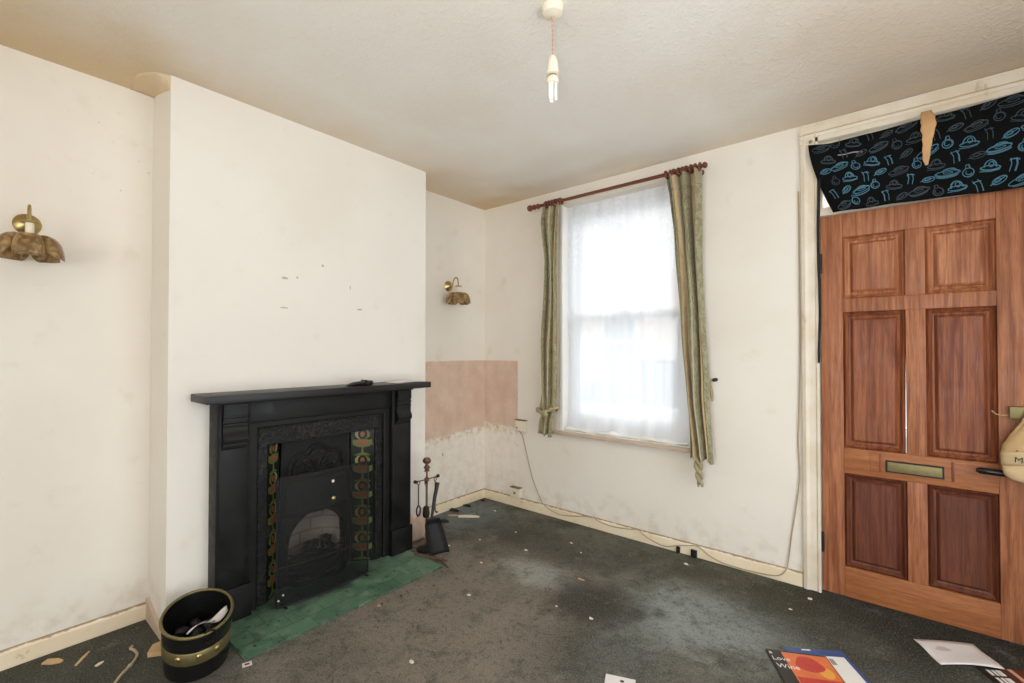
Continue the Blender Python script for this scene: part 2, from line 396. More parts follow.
# ------------------------------------------------------------------ mesh tools
class MB:
    def __init__(s): s.bm = bmesh.new(); s.mats = []; s.mi = 0; s.uv = None
    def mat(s, key):
        if key not in s.mats: s.mats.append(key)
        s.mi = s.mats.index(key); return s
    def f(s, vs):
        try:
            fc = s.bm.faces.new(vs); fc.material_index = s.mi; return fc
        except ValueError: return None
    def v(s, p): return s.bm.verts.new(p)
    def box(s, x0, x1, y0, y1, z0, z1, bev=0, mtx=None):
        c = [(x0,y0,z0),(x1,y0,z0),(x1,y1,z0),(x0,y1,z0),(x0,y0,z1),(x1,y0,z1),(x1,y1,z1),(x0,y1,z1)]
        if mtx: c = [mtx @ Vector(p) for p in c]
        vs = [s.v(p) for p in c]
        fs = [s.f([vs[i] for i in q]) for q in ((0,3,2,1),(4,5,6,7),(0,1,5,4),(1,2,6,5),(2,3,7,6),(3,0,4,7))]
        if bev:
            es = list({e for f in fs for e in f.edges})
            r = bmesh.ops.bevel(s.bm, geom=es, offset=bev, segments=2, affect='EDGES', profile=.6)
            for f in r['faces']: f.material_index = s.mi
        return s
    def rings(s, rings, cap=True, closed=True):
        R = [[s.v(p) for p in r] for r in rings]
        n = len(R[0])
        for a, b in zip(R, R[1:]):
            for i in range(n if closed else n-1):
                j = (i+1) % n; s.f([a[i], a[j], b[j], b[i]])
        if cap and closed:
            s.f(R[0][::-1]); s.f(R[-1])
        return R
    def tube(s, pts, r, n=10, cap=True):
        pts = [Vector(p) for p in pts]; rr = r if isinstance(r, (list, tuple)) else [r]*len(pts)
        t0 = (pts[1]-pts[0]).normalized()
        up = Vector((0,0,1)) if abs(t0.z) < .9 else Vector((1,0,0))
        nrm = t0.cross(up).normalized(); out = []
        for i, p in enumerate(pts):
            t = (pts[min(i+1, len(pts)-1)]-pts[max(i-1, 0)]).normalized()
            nrm = (nrm - t*nrm.dot(t)).normalized(); bn = t.cross(nrm)
            out.append([p+(nrm*math.cos(k*2*PI/n)+bn*math.sin(k*2*PI/n))*rr[i] for k in range(n)])
        s.rings(out, cap); return s
    def lathe(s, prof, origin, axis=(0,0,1), n=24, cap=True, sx=1, sy=1):
        ax = Vector(axis).normalized(); q = Vector((0,0,1)).rotation_difference(ax); o = Vector(origin)
        s.rings([[o + q @ Vector((max(r,1e-5)*math.cos(k*2*PI/n)*sx, max(r,1e-5)*math.sin(k*2*PI/n)*sy, z)) for k in range(n)] for r, z in prof], cap)
        return s
    def torus(s, c, axis, R, r, n=24, m=8):
        q = Vector((0,0,1)).rotation_difference(Vector(axis).normalized()); c = Vector(c)
        rg = [[c + q @ Vector(((R+r*math.cos(j*2*PI/m))*math.cos(i*2*PI/n), (R+r*math.cos(j*2*PI/m))*math.sin(i*2*PI/n), r*math.sin(j*2*PI/m))) for j in range(m)] for i in range(n)]
        V = [[s.v(p) for p in g] for g in rg]
        for i in range(n):
            a, b = V[i], V[(i+1) % n]
            for j in range(m): s.f([a[j], b[j], b[(j+1) % m], a[(j+1) % m]])
        return s
    def prism(s, poly, axis, a, b):
        """extrude a 2D polygon along axis from a to b. axis 'y': poly is (x,z); 'x': (y,z); 'z': (x,y)"""
        mk = {'y': lambda p, t: (p[0], t, p[1]), 'x': lambda p, t: (t, p[0], p[1]), 'z': lambda p, t: (p[0], p[1], t)}[axis]
        s.rings([[mk(p, a) for p in poly], [mk(p, b) for p in poly]]); return s
    def grid(s, fn, nu, nv, uv=True):
        V = [[s.v(fn(i/nu, j/nv)) for j in range(nv+1)] for i in range(nu+1)]
        if uv and s.uv is None: s.uv = s.bm.loops.layers.uv.new('UVMap')
        for i in range(nu):
            for j in range(nv):
                f = s.f([V[i][j], V[i+1][j], V[i+1][j+1], V[i][j+1]])
                if f and uv:
                    for l, (a, b) in zip(f.loops, ((i,j),(i+1,j),(i+1,j+1),(i,j+1))): l[s.uv].uv = (a/nu, b/nv)
        return V
    def blob(s, c, r, seed=0, rough=.25, sub=2, sc=(1,1,1)):
        rnd = random.Random(seed)
        res = bmesh.ops.create_icosphere(s.bm, subdivisions=sub, radius=1)
        for v in res['verts']:
            k = 1 + rnd.uniform(-rough, rough)
            v.co = Vector((v.co.x*sc[0], v.co.y*sc[1], v.co.z*sc[2]))*r*k + Vector(c)
        for v in res['verts']:
            for f in v.link_faces: f.material_index = s.mi
        return s
    def build(s, name, parent=None, loc=None, smooth=35, solid=0, bevel=0, mat=None):
        bmesh.ops.recalc_face_normals(s.bm, faces=s.bm.faces) if not getattr(s, 'keepn', False) else None
        me = D.meshes.new(name)
        o_loc = Vector(loc) if loc else Vector((0,0,0))
        if parent is not None and loc is None: o_loc = Vector((0,0,0))
        s.bm.to_mesh(me); s.bm.free()
        for k in (s.mats or ([mat] if mat else [])): me.materials.append(M[k])
        if smooth:
            me.polygons.foreach_set('use_smooth', [True]*len(me.polygons))
            me.set_sharp_from_angle(angle=math.radians(smooth))
        o = D.objects.new(name, me); COL.objects.link(o)
        if bevel:
            b = o.modifiers.new('bevel', 'BEVEL'); b.width = bevel; b.segments = 2; b.limit_method = 'ANGLE'
        if solid:
            k = o.modifiers.new('solid', 'SOLIDIFY'); k.thickness = solid; k.offset = 0
        if parent is not None:
            o.parent = parent
            o.matrix_parent_inverse = parent.matrix_basis.inverted()
        return o

def tag(o, label=None, cat=None, group=None, kind=None):
    if label: o['label'] = label
    if cat: o['category'] = cat
    if group: o['group'] = group
    if kind: o['kind'] = kind
    return o
def thing(name, label, cat, loc=(0,0,0), group=None):
    e = D.objects.new(name, None); COL.objects.link(e); e.location = loc; e.empty_display_size = .05
    return tag(e, label, cat, group)
def struct(mb, name, label, cat, **kw):
    return tag(mb.build(name, **kw), label, cat, None, 'structure')
def nb(key): return MB().mat(key)

def cr(pts, n=4):
    P = [Vector(p) for p in pts]; out = []
    for i in range(len(P)-1):
        a, b, c, d = P[max(i-1, 0)], P[i], P[i+1], P[min(i+2, len(P)-1)]
        for k in range(n):
            t = k/n; out.append(.5*((2*b)+(c-a)*t+(2*a-5*b+4*c-d)*t*t+(3*b-a-3*c+d)*t**3))
    return out+[P[-1]]
def panel_with_holes(mb, axis, us, vs, holes, d0, d1):
    """slab with rectangular holes; axis 'y': u=x, v=z, thickness d0..d1 in y; axis 'x': u=y, v=z"""
    mk = (lambda u, v, d: (u, d, v)) if axis == 'y' else (lambda u, v, d: (d, u, v))
    inside = lambda u, v: any(a < u < b and c < v < d for a, b, c, d in holes)
    us = sorted(set(us) | {h[0] for h in holes} | {h[1] for h in holes}); vs = sorted(set(vs) | {h[2] for h in holes} | {h[3] for h in holes})
    V = {}
    def g(i, j, d):
        if (i, j, d) not in V: V[i, j, d] = mb.v(mk(us[i], vs[j], (d0, d1)[d]))
        return V[i, j, d]
    nu, nv = len(us)-1, len(vs)-1
    sol = [[not inside((us[i]+us[i+1])/2, (vs[j]+vs[j+1])/2) for j in range(nv)] for i in range(nu)]
    for i in range(nu):
        for j in range(nv):
            if not sol[i][j]: continue
            mb.f([g(i,j,0), g(i+1,j,0), g(i+1,j+1,0), g(i,j+1,0)]); mb.f([g(i,j,1), g(i,j+1,1), g(i+1,j+1,1), g(i+1,j,1)])
            if i == 0 or not sol[i-1][j]: mb.f([g(i,j,0), g(i,j+1,0), g(i,j+1,1), g(i,j,1)])
            if i == nu-1 or not sol[i+1][j]: mb.f([g(i+1,j,0), g(i+1,j,1), g(i+1,j+1,1), g(i+1,j+1,0)])
            if j == 0 or not sol[i][j-1]: mb.f([g(i,j,0), g(i,j,1), g(i+1,j,1), g(i+1,j,0)])
            if j == nv-1 or not sol[i][j+1]: mb.f([g(i,j+1,0), g(i+1,j+1,0), g(i+1,j+1,1), g(i,j+1,1)])
    return mb

# ------------------------------------------------------------------ the room
H = 2.45; XR = 3.5; YB = -5.2
WX0, WX1, WZ0, WZ1 = .79, 1.72, .64, 2.335       # window opening
DX0, DX1, DZ1 = 2.385, 3.225, 2.345              # front doorway opening
CD = .274; CY0, CY1 = -2.293, -.871              # chimney breast
struct(nb('carpet').box(-.3, XR+.3, YB-.3, .3, -.12, 0), 'floor', 'dark stained grey green carpet covering the whole room', 'floor', smooth=0)
mb = nb('ceiling'); mb.box(-.3, XR+.3, YB-.3, .3, H, H+.12); struct(mb, 'ceiling', 'textured off white ceiling browned along the walls', 'ceiling', smooth=0)
struct(nb('wall_left').box(-.2, 0, YB-.2, 0, 0, H), 'wall_left', 'cream wall of the two alcoves beside the chimney breast', 'wall', smooth=0)
mb = nb('wall_front'); panel_with_holes(mb, 'y', [-.2, XR+.2], [0, H], [(WX0, WX1, WZ0, WZ1), (DX0, DX1, 0, DZ1)], 0, .26)
struct(mb, 'wall_front', 'cream wall holding the net curtained window and front door', 'wall', smooth=0)
mb = nb('chimney'); panel_with_holes(mb, 'x', [CY0, CY1], [0, H], [(-1.93, -1.27, 0, .84)], .002, CD)
chim = struct(mb, 'wall_chimney', 'plain cream chimney breast above the black fireplace', 'chimney breast', smooth=0)
mb = nb('wall'); panel_with_holes(mb, 'x', [YB-.2, .2], [0, H], [(-3.1, -.62, 0, 2.12)], XR, XR+.16)  # unseen opening added in this wall so light can enter
struct(mb, 'wall_right', 'cream side wall with a wide added opening that lets light in', 'wall', smooth=0)
mb = nb('wall'); panel_with_holes(mb, 'y', [-.2, XR+.2], [0, H], [(1.9, 3.3, .55, 2.25)], YB-.16, YB)  # window hole added out of view to bring in light
struct(mb, 'wall_back', 'cream back wall with a wide window hole added for light behind the camera', 'wall', smooth=0)

# plaster cove where the chimney cheek meets the ceiling
mb = nb('ceiling')
def cove(u, v):
    x = .002 + u*.270
    arc = .098*math.sqrt(max(0, 1-max(0, (u-.45)/.55)**2))*(.9+.1*math.sin(PI*u)) + .002
    hgt = .004 + .060*u**1.3
    a = v*PI/2
    return (x, CY0 - arc*(1-math.cos(a)), H - hgt*(1-math.sin(a)))
mb.grid(cove, 14, 8); 
struct(mb, 'trim_1', 'rounded plaster fillet in the ceiling corner of the near alcove', 'cove', smooth=60, solid=.004)

# skirtings
def skirt(name, label, p0, p1, into, h=.075):
    p0 = Vector(p0); p1 = Vector(p1); n = Vector(into)*.016; mb = nb('skirt')
    prof = [(0, 0), (1, 0), (1, h-.012), (.55, h), (0, h)]
    mb.rings([[p + n*a + Vector((0,0,b)) for a, b in prof] for p in (p0, p1)])
    return struct(mb, name, label, 'skirting board', smooth=0, bevel=.0015)
skirt('baseboard_left', 'chipped cream skirting along the near alcove wall', (0, YB, 0), (0, CY0, 0), (1, 0, 0))
skirt('baseboard_alcove', 'chipped cream skirting in the far alcove', (0, CY1, 0), (0, -.016, 0), (1, 0, 0))
skirt('baseboard_front', 'chipped cream skirting beneath the window up to the door frame', (0, 0, 0), (2.312, 0, 0), (0, -1, 0))
mb = nb('sill'); mb.prism([(.016, 0), (CD, 0), (CD, .02), (.016, .10)], 'y', CY0-.014, CY0)
struct(mb, 'baseboard_cheek', 'stripped brown skirting remnant on the side of the chimney breast', 'skirting board', smooth=0)
# broken plaster at the foot of the chimney breast on the right
mb = nb('rubble')
def rub(u, v):
    y = -1.045 + u*.165; z = .002 + v*(.175+.03*math.sin(u*9))
    return (CD+.004+.012*math.sin(v*PI)*(1+.5*math.sin(u*14+v*6)), y, z)
mb.grid(rub, 12, 8)
struct(mb, 'trim_2', 'broken bare plaster at the foot of the chimney breast', 'plaster', smooth=60, solid=.006)

# chips and old fixing holes in the chimney plaster (torn paint)
def chip(y, z, w, h, seed):
    rnd = random.Random(seed); mb = MB().mat('tan') if seed % 2 else MB().mat('rubble')
    mb = nb('sill')
    n = 9; r = [(CD+.0006, y+math.cos(k*2*PI/n)*w*rnd.uniform(.6, 1.1), z+math.sin(k*2*PI/n)*h*rnd.uniform(.6, 1.1)) for k in range(n)]
    r2 = [(CD+.002, y+(p[1]-y)*.7, z+(p[2]-z)*.7) for p in r]
    mb.rings([r, r2])
    return mb.build('torn_paint', chim, smooth=0)
for i, (y, z, w, h, lab) in enumerate([
    (-1.80, 1.622, .018, .008, 'small torn paint mark highest on the left of the chimney breast'),
    (-1.735, 1.632, .008, .006, 'dark fixing hole beside the left torn paint mark on the chimney breast'),
    (-1.595, 1.715, .008, .008, 'dotted screw mark topmost in the middle of the chimney breast'),
    (-1.80, 1.468, .024, .005, 'slanted scrape lowest on the left of the chimney breast'),
    (-1.428, 1.612, .004, .014, 'thin upright scrape on the right of the chimney breast'),
    (-1.365, 1.488, .020, .006, 'torn paint mark lowest on the right of the chimney breast')]):
    tag(chip(y, z, w, h, i), lab)

# ------------------------------------------------------------------ window
win = thing('window_1', 'white sash window behind the sheer net curtain', 'window', (1.255, .11, .66)); win['kind'] = 'structure'
fy0, fy1 = .088, .15
mb = nb('upvc'); panel_with_holes(mb, 'y', [WX0, WX1], [.66, WZ1], [(WX0+.06, WX1-.06, .72, WZ1-.075)], fy0, fy1); mb.build('window_frame', win, bevel=.003, smooth=0)
mb = nb('upvc'); panel_with_holes(mb, 'y', [WX0+.06, WX1-.06], [1.47, WZ1-.075], [(WX0+.10, WX1-.10, 1.52, WZ1-.12)], fy0+.03, fy1+.0)
o = mb.build('upper_sash', win, bevel=.002, smooth=0)
nb('glass').box(WX0+.1, WX1-.1, .130, .134, 1.52, WZ1-.12).build('pane', o, smooth=0)
mb = nb('upvc'); panel_with_holes(mb, 'y', [WX0+.06, WX1-.06], [.72, 1.52], [(WX0+.10, WX1-.10, .78, 1.47)], fy0+.005, fy0+.029)
o = mb.build('lower_sash', win, bevel=.002, smooth=0)
nb('glass').box(WX0+.1, WX1-.1, .104, .108, .78, 1.47).build('pane', o, smooth=0)
nb('brass').box(1.22, 1.29, .085, .10, 1.52, 1.535, .003).build('sash_catch', win)
mb = nb('sill'); mb.box(.715, 1.80, -.045, .0, .628, .650, .004)
struct(mb, 'trim_3', 'worn wooden window board under the net curtain', 'window sill')
nb('white').box(WX0, WX1, .0, .088, .640, .655).build('sill_bed', win, smooth=0)
# white upright board on the left side of the reveal
mb = nb('white'); mb.box(.775, .80, -.006, .088, .655, 2.325, .003); struct(mb, 'trim_4', 'white upright lining board between green curtain and net', 'reveal lining')

# net curtain
mb = nb('net')
def net(u, v):
    x = .805 + u*.905
    f = .010*math.sin(u*52+.6*math.sin(v*3+u*9)) + .006*math.sin(u*23+v*2) 
    low = max(0, .08-v)/.08
    z = .662 + .012*math.sin(u*17)*low + v*(2.318-.662)
    return (x + .006*math.sin(v*7+u*20)*(1-v), .052 + f*(.5+.5*v) - .03*low*(.6+.4*math.sin(u*31)), z)
mb.grid(net, 160, 50)
net_o = thing('net_curtain', 'sheer white net curtain hanging across the whole window', 'net curtain', (1.26, .05, .66))
mb.build('net_panel', net_o, smooth=180)
nb('white').tube([(.802, .06, 2.312), (1.715, .06, 2.312)], .005, 8).build('net_rod', net_o)
mb = nb('white')
def hem(u, v):
    a = v*2*PI; r = .012+.004*math.sin(u*19)+.002*math.sin(u*47)
    return (.805+u*.9, .026+.008*math.sin(u*13)+1.7*r*math.cos(a), .655+r*.9+r*.9*math.sin(a)+.003*math.sin(u*31)*math.sin(a))
mb.grid(hem, 90, 10, False); mb.build('crumpled_hem', net_o, smooth=70)

# curtain pole
pole = thing('curtain_pole', 'reddish wooden curtain pole across the top of the window', 'curtain pole', (1.2, -.1, 2.328))
PZ = 2.331; PY = -.1
nb('pole').tube([(.64, PY, PZ), (1.845, PY, PZ)], .0115, 14).build('rod', pole)
mb = nb('pole'); mb.lathe([(.0115, 0), (.019, .004), (.019, .012), (.011, .017), (.012, .03), (.02, .038), (.02, .046), (.012, .052), (.013, .062), (.022, .073), (.024, .085), (.019, .097), (.008, .104), (.002, .106)], (.650, PY, PZ), (-1, 0, 0), 18)
mb.build('finial', pole)
mb = nb('pole'); mb.lathe([(.0115, 0), (.018, .003), (.018, .014), (.013, .02), (.004, .024)], (1.843, PY, PZ), (1, 0, 0), 16); mb.build('finial', pole)
for x in (.735, 1.80):
    mb = nb('pole'); mb.tube([(x, 0, PZ-.004), (x, -.05, PZ-.006), (x, PY, PZ)], [.020, .012, .014], 12); mb.build('bracket', pole)
for i in range(6): nb('pole').torus((.722+.026*i+random.uniform(-.004, .004), PY, PZ-.004), (1, random.uniform(-.3, .3), random.uniform(-.2, .2)), .0210, .0072, 22, 8).build('curtain_ring', pole)
for i in range(9): nb('pole').torus((1.625+.0245*i+random.uniform(-.004, .004), PY, PZ-.004), (1, random.uniform(-.3, .3), random.uniform(-.2, .2)), .0210, .0072, 22, 8).build('curtain_ring', pole)

def interp(tab, z):
    tab = sorted(tab)
    if z <= tab[0][0]: return tab[0][1:]
    for a, b in zip(tab, tab[1:]):
        if z <= b[0]:
            t = (z-a[0])/(b[0]-a[0]); t = t*t*(3-2*t)*.5+t*.5
            return tuple(p+(q-p)*t for p, q in zip(a[1:], b[1:]))
    return tab[-1][1:]
def curtain(name, label, tab, ztop, zbot, folds, amp, ph, hl):
    t = thing(name, label, 'curtain', (interp(tab, zbot)[0], -.1, zbot))
    mb = nb('curtain')
    def fn(u, v):
        zb = zbot + .012*math.sin(u*11)
        z = zb + v*(ztop-zb)
        x0, x1, a = interp(tab, z)
        uu = u + .012*math.sin(u*2*PI*folds+ph)
        d = amp*a*(math.sin(u*2*PI*folds+ph+.35*math.sin(v*4)) + .35*math.sin(u*2*PI*folds*2.3+v*3+ph))
        return (x0+(x1-x0)*uu + .006*math.sin(v*9+u*5), -.092 + d, z)
    mb.grid(fn, 90, 60); mb.build('curtain_panel', t, smooth=180, solid=.003)
    mb = nb('curtain')
    def hd(u, v):
        p = fn(u, 1-.045*(1-v))
        return (p[0], p[1]-.006, p[2]+.002+v*.012+.004*math.sin(u*2*PI*folds*2))
    mb.grid(hd, 90, 6); mb.build('pleated_heading', t, smooth=180, solid=.003)
    return t
curtain('curtain', 'narrow green and gold striped curtain left of the net, gathered by a tieback',
        [(.62, .632, .765, .7), (.72, .640, .775, .6), (.80, .672, .790, .45), (.95, .668, .805, .8), (1.3, .672, .806, 1), (1.62, .690, .818, 1), (1.92, .695, .818, 1), (2.1, .672, .822, 1), (2.2, .662, .828, 1), (2.3, .690, .832, .8)],
        2.300, .622, 2.6, .024, 2.4, 0)
curtain('curtain', 'wide green and gold striped curtain right of the net, hanging straight and untied',
        [(.60, 1.752, 1.895, .9), (.66, 1.750, 1.888, 1), (1.0, 1.728, 1.856, 1), (1.43, 1.700, 1.838, 1), (1.9, 1.660, 1.830, 1), (2.2, 1.632, 1.826, 1), (2.31, 1.618, 1.824, .9)],
        2.302, .605, 3.0, .033, .4, 0)

# tiebacks
t = thing('curtain_tieback', 'plaited cloth tieback knotted around the left curtain near the sill', 'tieback', (.73, -.1, .8))
pts = []
for k in range(19):
    a = -PI*.90 + k/18*PI*1.80
    pts.append((.728+.080*math.sin(a), -.098-.056*math.cos(a), .792+.030*abs(math.sin(a))+.012*math.sin(a)))
mb = nb('tieback'); mb.tube(cr(pts, 3), [.0135+.0035*math.sin(k*1.35) for k in range(55)], 9); mb.build('band', t, smooth=70)
mb = nb('tieback'); mb.blob((.742, -.158, .785), .024, 4, .08, 3, (1.3, .7, .8)); mb.build('knot', t, smooth=80)
mb = nb('tieback'); mb.tube(cr([(.660, -.080, .815), (.650, -.060, .87), (.652, -.035, .92), (.660, -.012, .965)]), [.013+.003*math.sin(k*1.2) for k in range(13)], 8); mb.build('loop', t, smooth=70)
t = thing('curtain_tieback', 'twisted cloth tieback tail dangling below the right curtain', 'tieback', (1.815, -.09, .45))
for s_ in (0, PI):
    mb = nb('tieback')
    mb.tube([(1.800+.016*(k/24)+.015*(1-.3*k/24)*math.cos(k*.42+s_), -.092+.012*math.sin(k*.42+s_), .63-.178*k/24) for k in range(25)], [.015*(1-.35*k/24) if k < 23 else .006 for k in range(25)], 9)
    mb.build('twisted_strand', t, smooth=70)
t = thing('tieback_hook', 'small dark hook with a scrap of cloth on the wall beside the right curtain', 'hook', (1.885, 0, 1.07))
mb = nb('blackmetal'); mb.lathe([(.011, 0), (.011, .004), (.005, .008), (.005, .03), (.010, .036), (.011, .042), (.004, .047)], (1.880, 0, 1.075), (0, -1, 0), 12); mb.build('knob', t)
mb = nb('tieback'); mb.tube([(1.866, -.03, 1.075), (1.855, -.035, 1.05), (1.862, -.034, 1.0), (1.868, -.03, .95)], [.006, .011, .012, .006], 8); mb.build('cloth_loop', t)

# ------------------------------------------------------------------ sockets and cable
def socket(name, label, x0, x1, z0, z1, worn):
    t = thing(name, label, 'socket', ((x0+x1)/2, 0, z0))
    nb('plastic').box(x0, x1, -.032, 0, z0, z1, .004).build('back_box', t)
    nb('plastic').box(x0+.003, x1-.003, -.038, -.032, z0+.003, z1-.003, .002).build('face_plate', t)
    nb('wiredark').box(x0-.001, x1+.002, -.039, 0, z1, z1+.006, .001).build('grimy_top_edge', t)['label'] = 'grimy brown top edge'
    return t
t = socket('wall_socket', 'cream wall socket beside the left curtain at sill height', .366, .462, .608, .692, 1)
nb('oldbrass').lathe([(.007, 0), (.006, .004)], (.385, -.038, .635), (0, -1, 0), 10).build('screw', t)
t = socket('wall_socket', 'white socket low on the wall just above the skirting in the corner', .315, .412, .077, .152, 0)
nb('papergrey').box(.352, .376, -.041, -.038, .105, .125, .001).build('rocker_switch', t)
mb = nb('wire')
cab = [(.405, -.034, .612), (.43, -.02, .57), (.468, -.008, .42), (.52, -.006, .25), (.585, -.008, .13), (.63, -.022, .085), (.70, -.022, .050), (.80, -.022, .035), (.92, -.022, .055), (1.0, -.022, .070), (1.06, -.022, .078), (1.12, -.022, .060), (1.22, -.022, .052), (1.34, -.022, .066), (1.40, -.022, .074), (1.44, -.022, .05), (1.50, -.022, .028), (1.58, -.024, .018), (1.66, -.024, .045), (1.76, -.022, .070), (1.80, -.022, .062), (1.84, -.022, .035), (1.92, -.026, .015), (2.03, -.026, .012), (2.14, -.026, .018), (2.20, -.024, .03), (2.235, -.022, .065), (2.247, -.008, .12), (2.262, -.007, .25), (2.285, -.007, .42), (2.302, -.007, .58), (2.296, -.007, .75), (2.302, -.007, .95), (2.308, -.007, 1.3), (2.307, -.007, 1.75), (2.306, -.007, 2.1)]
mb.tube(cr(cab), .0032, 6)
tag(mb.build('cable', smooth=60), 'thin grimy cable running from the socket along the skirting to the door frame', 'cable')
for i, (x, w) in enumerate(((1.66, .02), (1.755, .034))):
    mb = nb('blackmetal'); mb.box(x-w/2, x+w/2, -.034, -.0165, .002, .038 if i == 0 else .045, .002); mb.box(x-w/2+.006, x+w/2-.006, -.046, -.034, .018, .030, .002)
    tag(mb.build('cable_clip'), ['small black clip fixed on the skirting, the one nearer the window corner', 'wider black clip fixed on the skirting, the one nearer the front door'][i], 'clip', 'black clips on the front skirting')

# ------------------------------------------------------------------ front door
mb = nb('frame')
mb.prism([(2.313, 0), (2.318, -.018), (2.335, -.024), (2.350, -.016), (2.378, -.016), (2.384, -.022), (2.396, -.022), (2.396, 0)], 'z', 0, 2.375)
struct(mb, 'trim_5', 'upright grooved cream door frame moulding left of the front door', 'door frame', smooth=20)
mb = nb('frame')
mb.prism([(0, 2.445), (-.012, 2.440), (-.012, 2.395), (-.018, 2.390), (-.026, 2.382), (-.018, 2.372), (-.022, 2.362), (-.022, 2.340), (0, 2.340)], 'x', 2.315, XR-.002)
for v in mb.bm.verts: pass
struct(mb, 'trim_6', 'grooved cream door frame head running under the ceiling', 'door frame', smooth=20)
# frame inside opening and transom rail
mb = nb('frame'); mb.box(DX0, 2.398, .02, .14, 0, DZ1); mb.box(2.398, 3.22, .03, .12, DZ1-.02, DZ1); mb.box(2.398, 3.22, .012, .10, 1.952, 1.995, .003)
mb.box(2.398, 2.409, .03, .10, 1.995, DZ1-.02); mb.box(2.398, 2.408, .052, .14, 0, 1.952); mb.box(3.212, 3.225, .02, .14, 0, DZ1)
struct(mb, 'trim_7', 'cream timber lining and transom bar around the front door', 'door frame', smooth=0)
w2 = tag(nb('glass').box(2.409, 3.21, .06, .065, 1.995, DZ1-.02).build('window_2', smooth=0), 'clear transom pane above the front door half hidden by black cloth', 'window', None, 'structure')

door = thing('door_1', 'reddish mahogany six panel front door with letter plate', 'door', (2.405, .02, .008)); door['kind'] = 'structure'
dx0, dx1, dz0, dz1 = 2.402, 3.206, .010, 1.944
yf, yb = .0, .044
px = [(2.494, 2.736), (2.807, 3.037)]
pz = [(.160, .630), (.758, 1.443), (1.510, 1.824)]
def bx(key, x0, x1, z0, z1, name, y0=yf, y1=yb, bev=.0025):
    return nb(key).box(x0, x1, y0, y1, z0, z1, bev).build(name, door)
bx('door', dx0, 2.494, dz0, dz1, 'stile'); bx('door', 3.037, dx1, dz0, dz1, 'stile')
bx('rail', 2.494, 3.037, dz0, .160, 'bottom_rail', -.001)['label'] = 'paler orange bottom rail'
bx('rail', 2.494, 3.037, .630, .758, 'lock_rail', -.001)['label'] = 'paler orange lock rail'
bx('door', 2.494, 3.037, 1.443, 1.510, 'cross_rail'); bx('door', 2.494, 3.037, 1.824, dz1, 'top_rail')
for (a, b) in pz: bx('door', 2.736, 2.807, a, b, 'muntin')
for j, (z0, z1) in enumerate(pz):
    for i, (x0, x1) in enumerate(px):
        gap = .0045 if (i == 0 and j == 1) else 0
        xe = x1; xt = x1
        if gap: xe, xt = x1-.0042, x1+.0014
        # raised and fielded panel: stepped pyramid frustum
        mb = nb(('panelshade', 'panel', 'panellit')[j])  # lower panels coloured darker, upper paler: uneven light put into the wood colour
        ys = [(.000, .014), (.010, .006), (.022, .020), (.030, .022), (.040, .011), (.044, .009)]
        rg = []
        for ins, yy in ys: rg.append([(x0+ins, yy, z0+ins), (xe-ins, yy, z0+ins), (xt-ins, yy, z1-ins), (x0+ins, yy, z1-ins)])
        back = [(x0, .036, z0), (xe, .036, z0), (xt, .036, z1), (x0, .036, z1)]
        mb.rings([back]+rg); mb.build('door_panel', door, smooth=0)
# letter plate
lp = nb('rail').box(2.598, 2.930, -.004, 0, .652, .752, .0015).build('letter_plate_surround', door)
mb = nb('oldbrass'); mb.prism([(2.632, .690+.035), (2.632, .655+.035), (2.632+.0, .655+.035), (2.90, .655+.0), (2.90, .700)], 'y', -.010, -.004) if False else mb.box(2.664, 2.857, -.012, -.004, .669, .713, .003)
mb.build('letter_flap', door)
mb = nb('ink'); panel_with_holes(mb, 'y', [2.657, 2.864], [.663, .720], [(2.664, 2.857, .669, .713)], -.008, -.003); mb.build('flap_edge', door, smooth=0)
for x in (2.638, 2.893): nb('panel').box(x-.005, x+.005, -.007, -.004, .658, .746, .001).build('plate_strip', door)
# hinges, lever, latch
for z in (.26, 1.70): nb('blackmetal').tube([(2.402, -.006, z-.05), (2.402, -.006, z+.05)], .007, 10).build('hinge', door)
mb = nb('blackgloss'); mb.tube([(3.150, -.045, .728), (3.10, -.048, .728), (3.02, -.050, .730), (2.975, -.048, .731), (2.962, -.046, .731)], [.013, .012, .014, .014, .007], 12); mb.build('lever_handle', door)
nb('blackgloss').box(3.120, 3.170, -.008, 0, .64, .81, .003).build('handle_plate', door)
nb('blackgloss').tube([(3.148, -.008, .728), (3.150, -.045, .728)], .010, 10).build('handle_spindle', door)
nb('oldbrass').box(3.066, 3.175, -.030, 0, .962, 1.012, .004).build('night_latch', door)
mb = nb('brass'); mb.lathe([(.016, 0), (.016, .012), (.010, .016)], (3.12, -.030, .987), (0, -1, 0), 16); mb.build('latch_knob', door)
mb = nb('splinter'); mb.tube(cr([(3.075, -.02, .978), (3.05, -.016, .972), (3.03, -.014, .975), (3.015, -.014, .990)]), .0022, 6)
tag(mb.build('string', smooth=60), 'short bent string poking out left of the brass door latch', 'string')

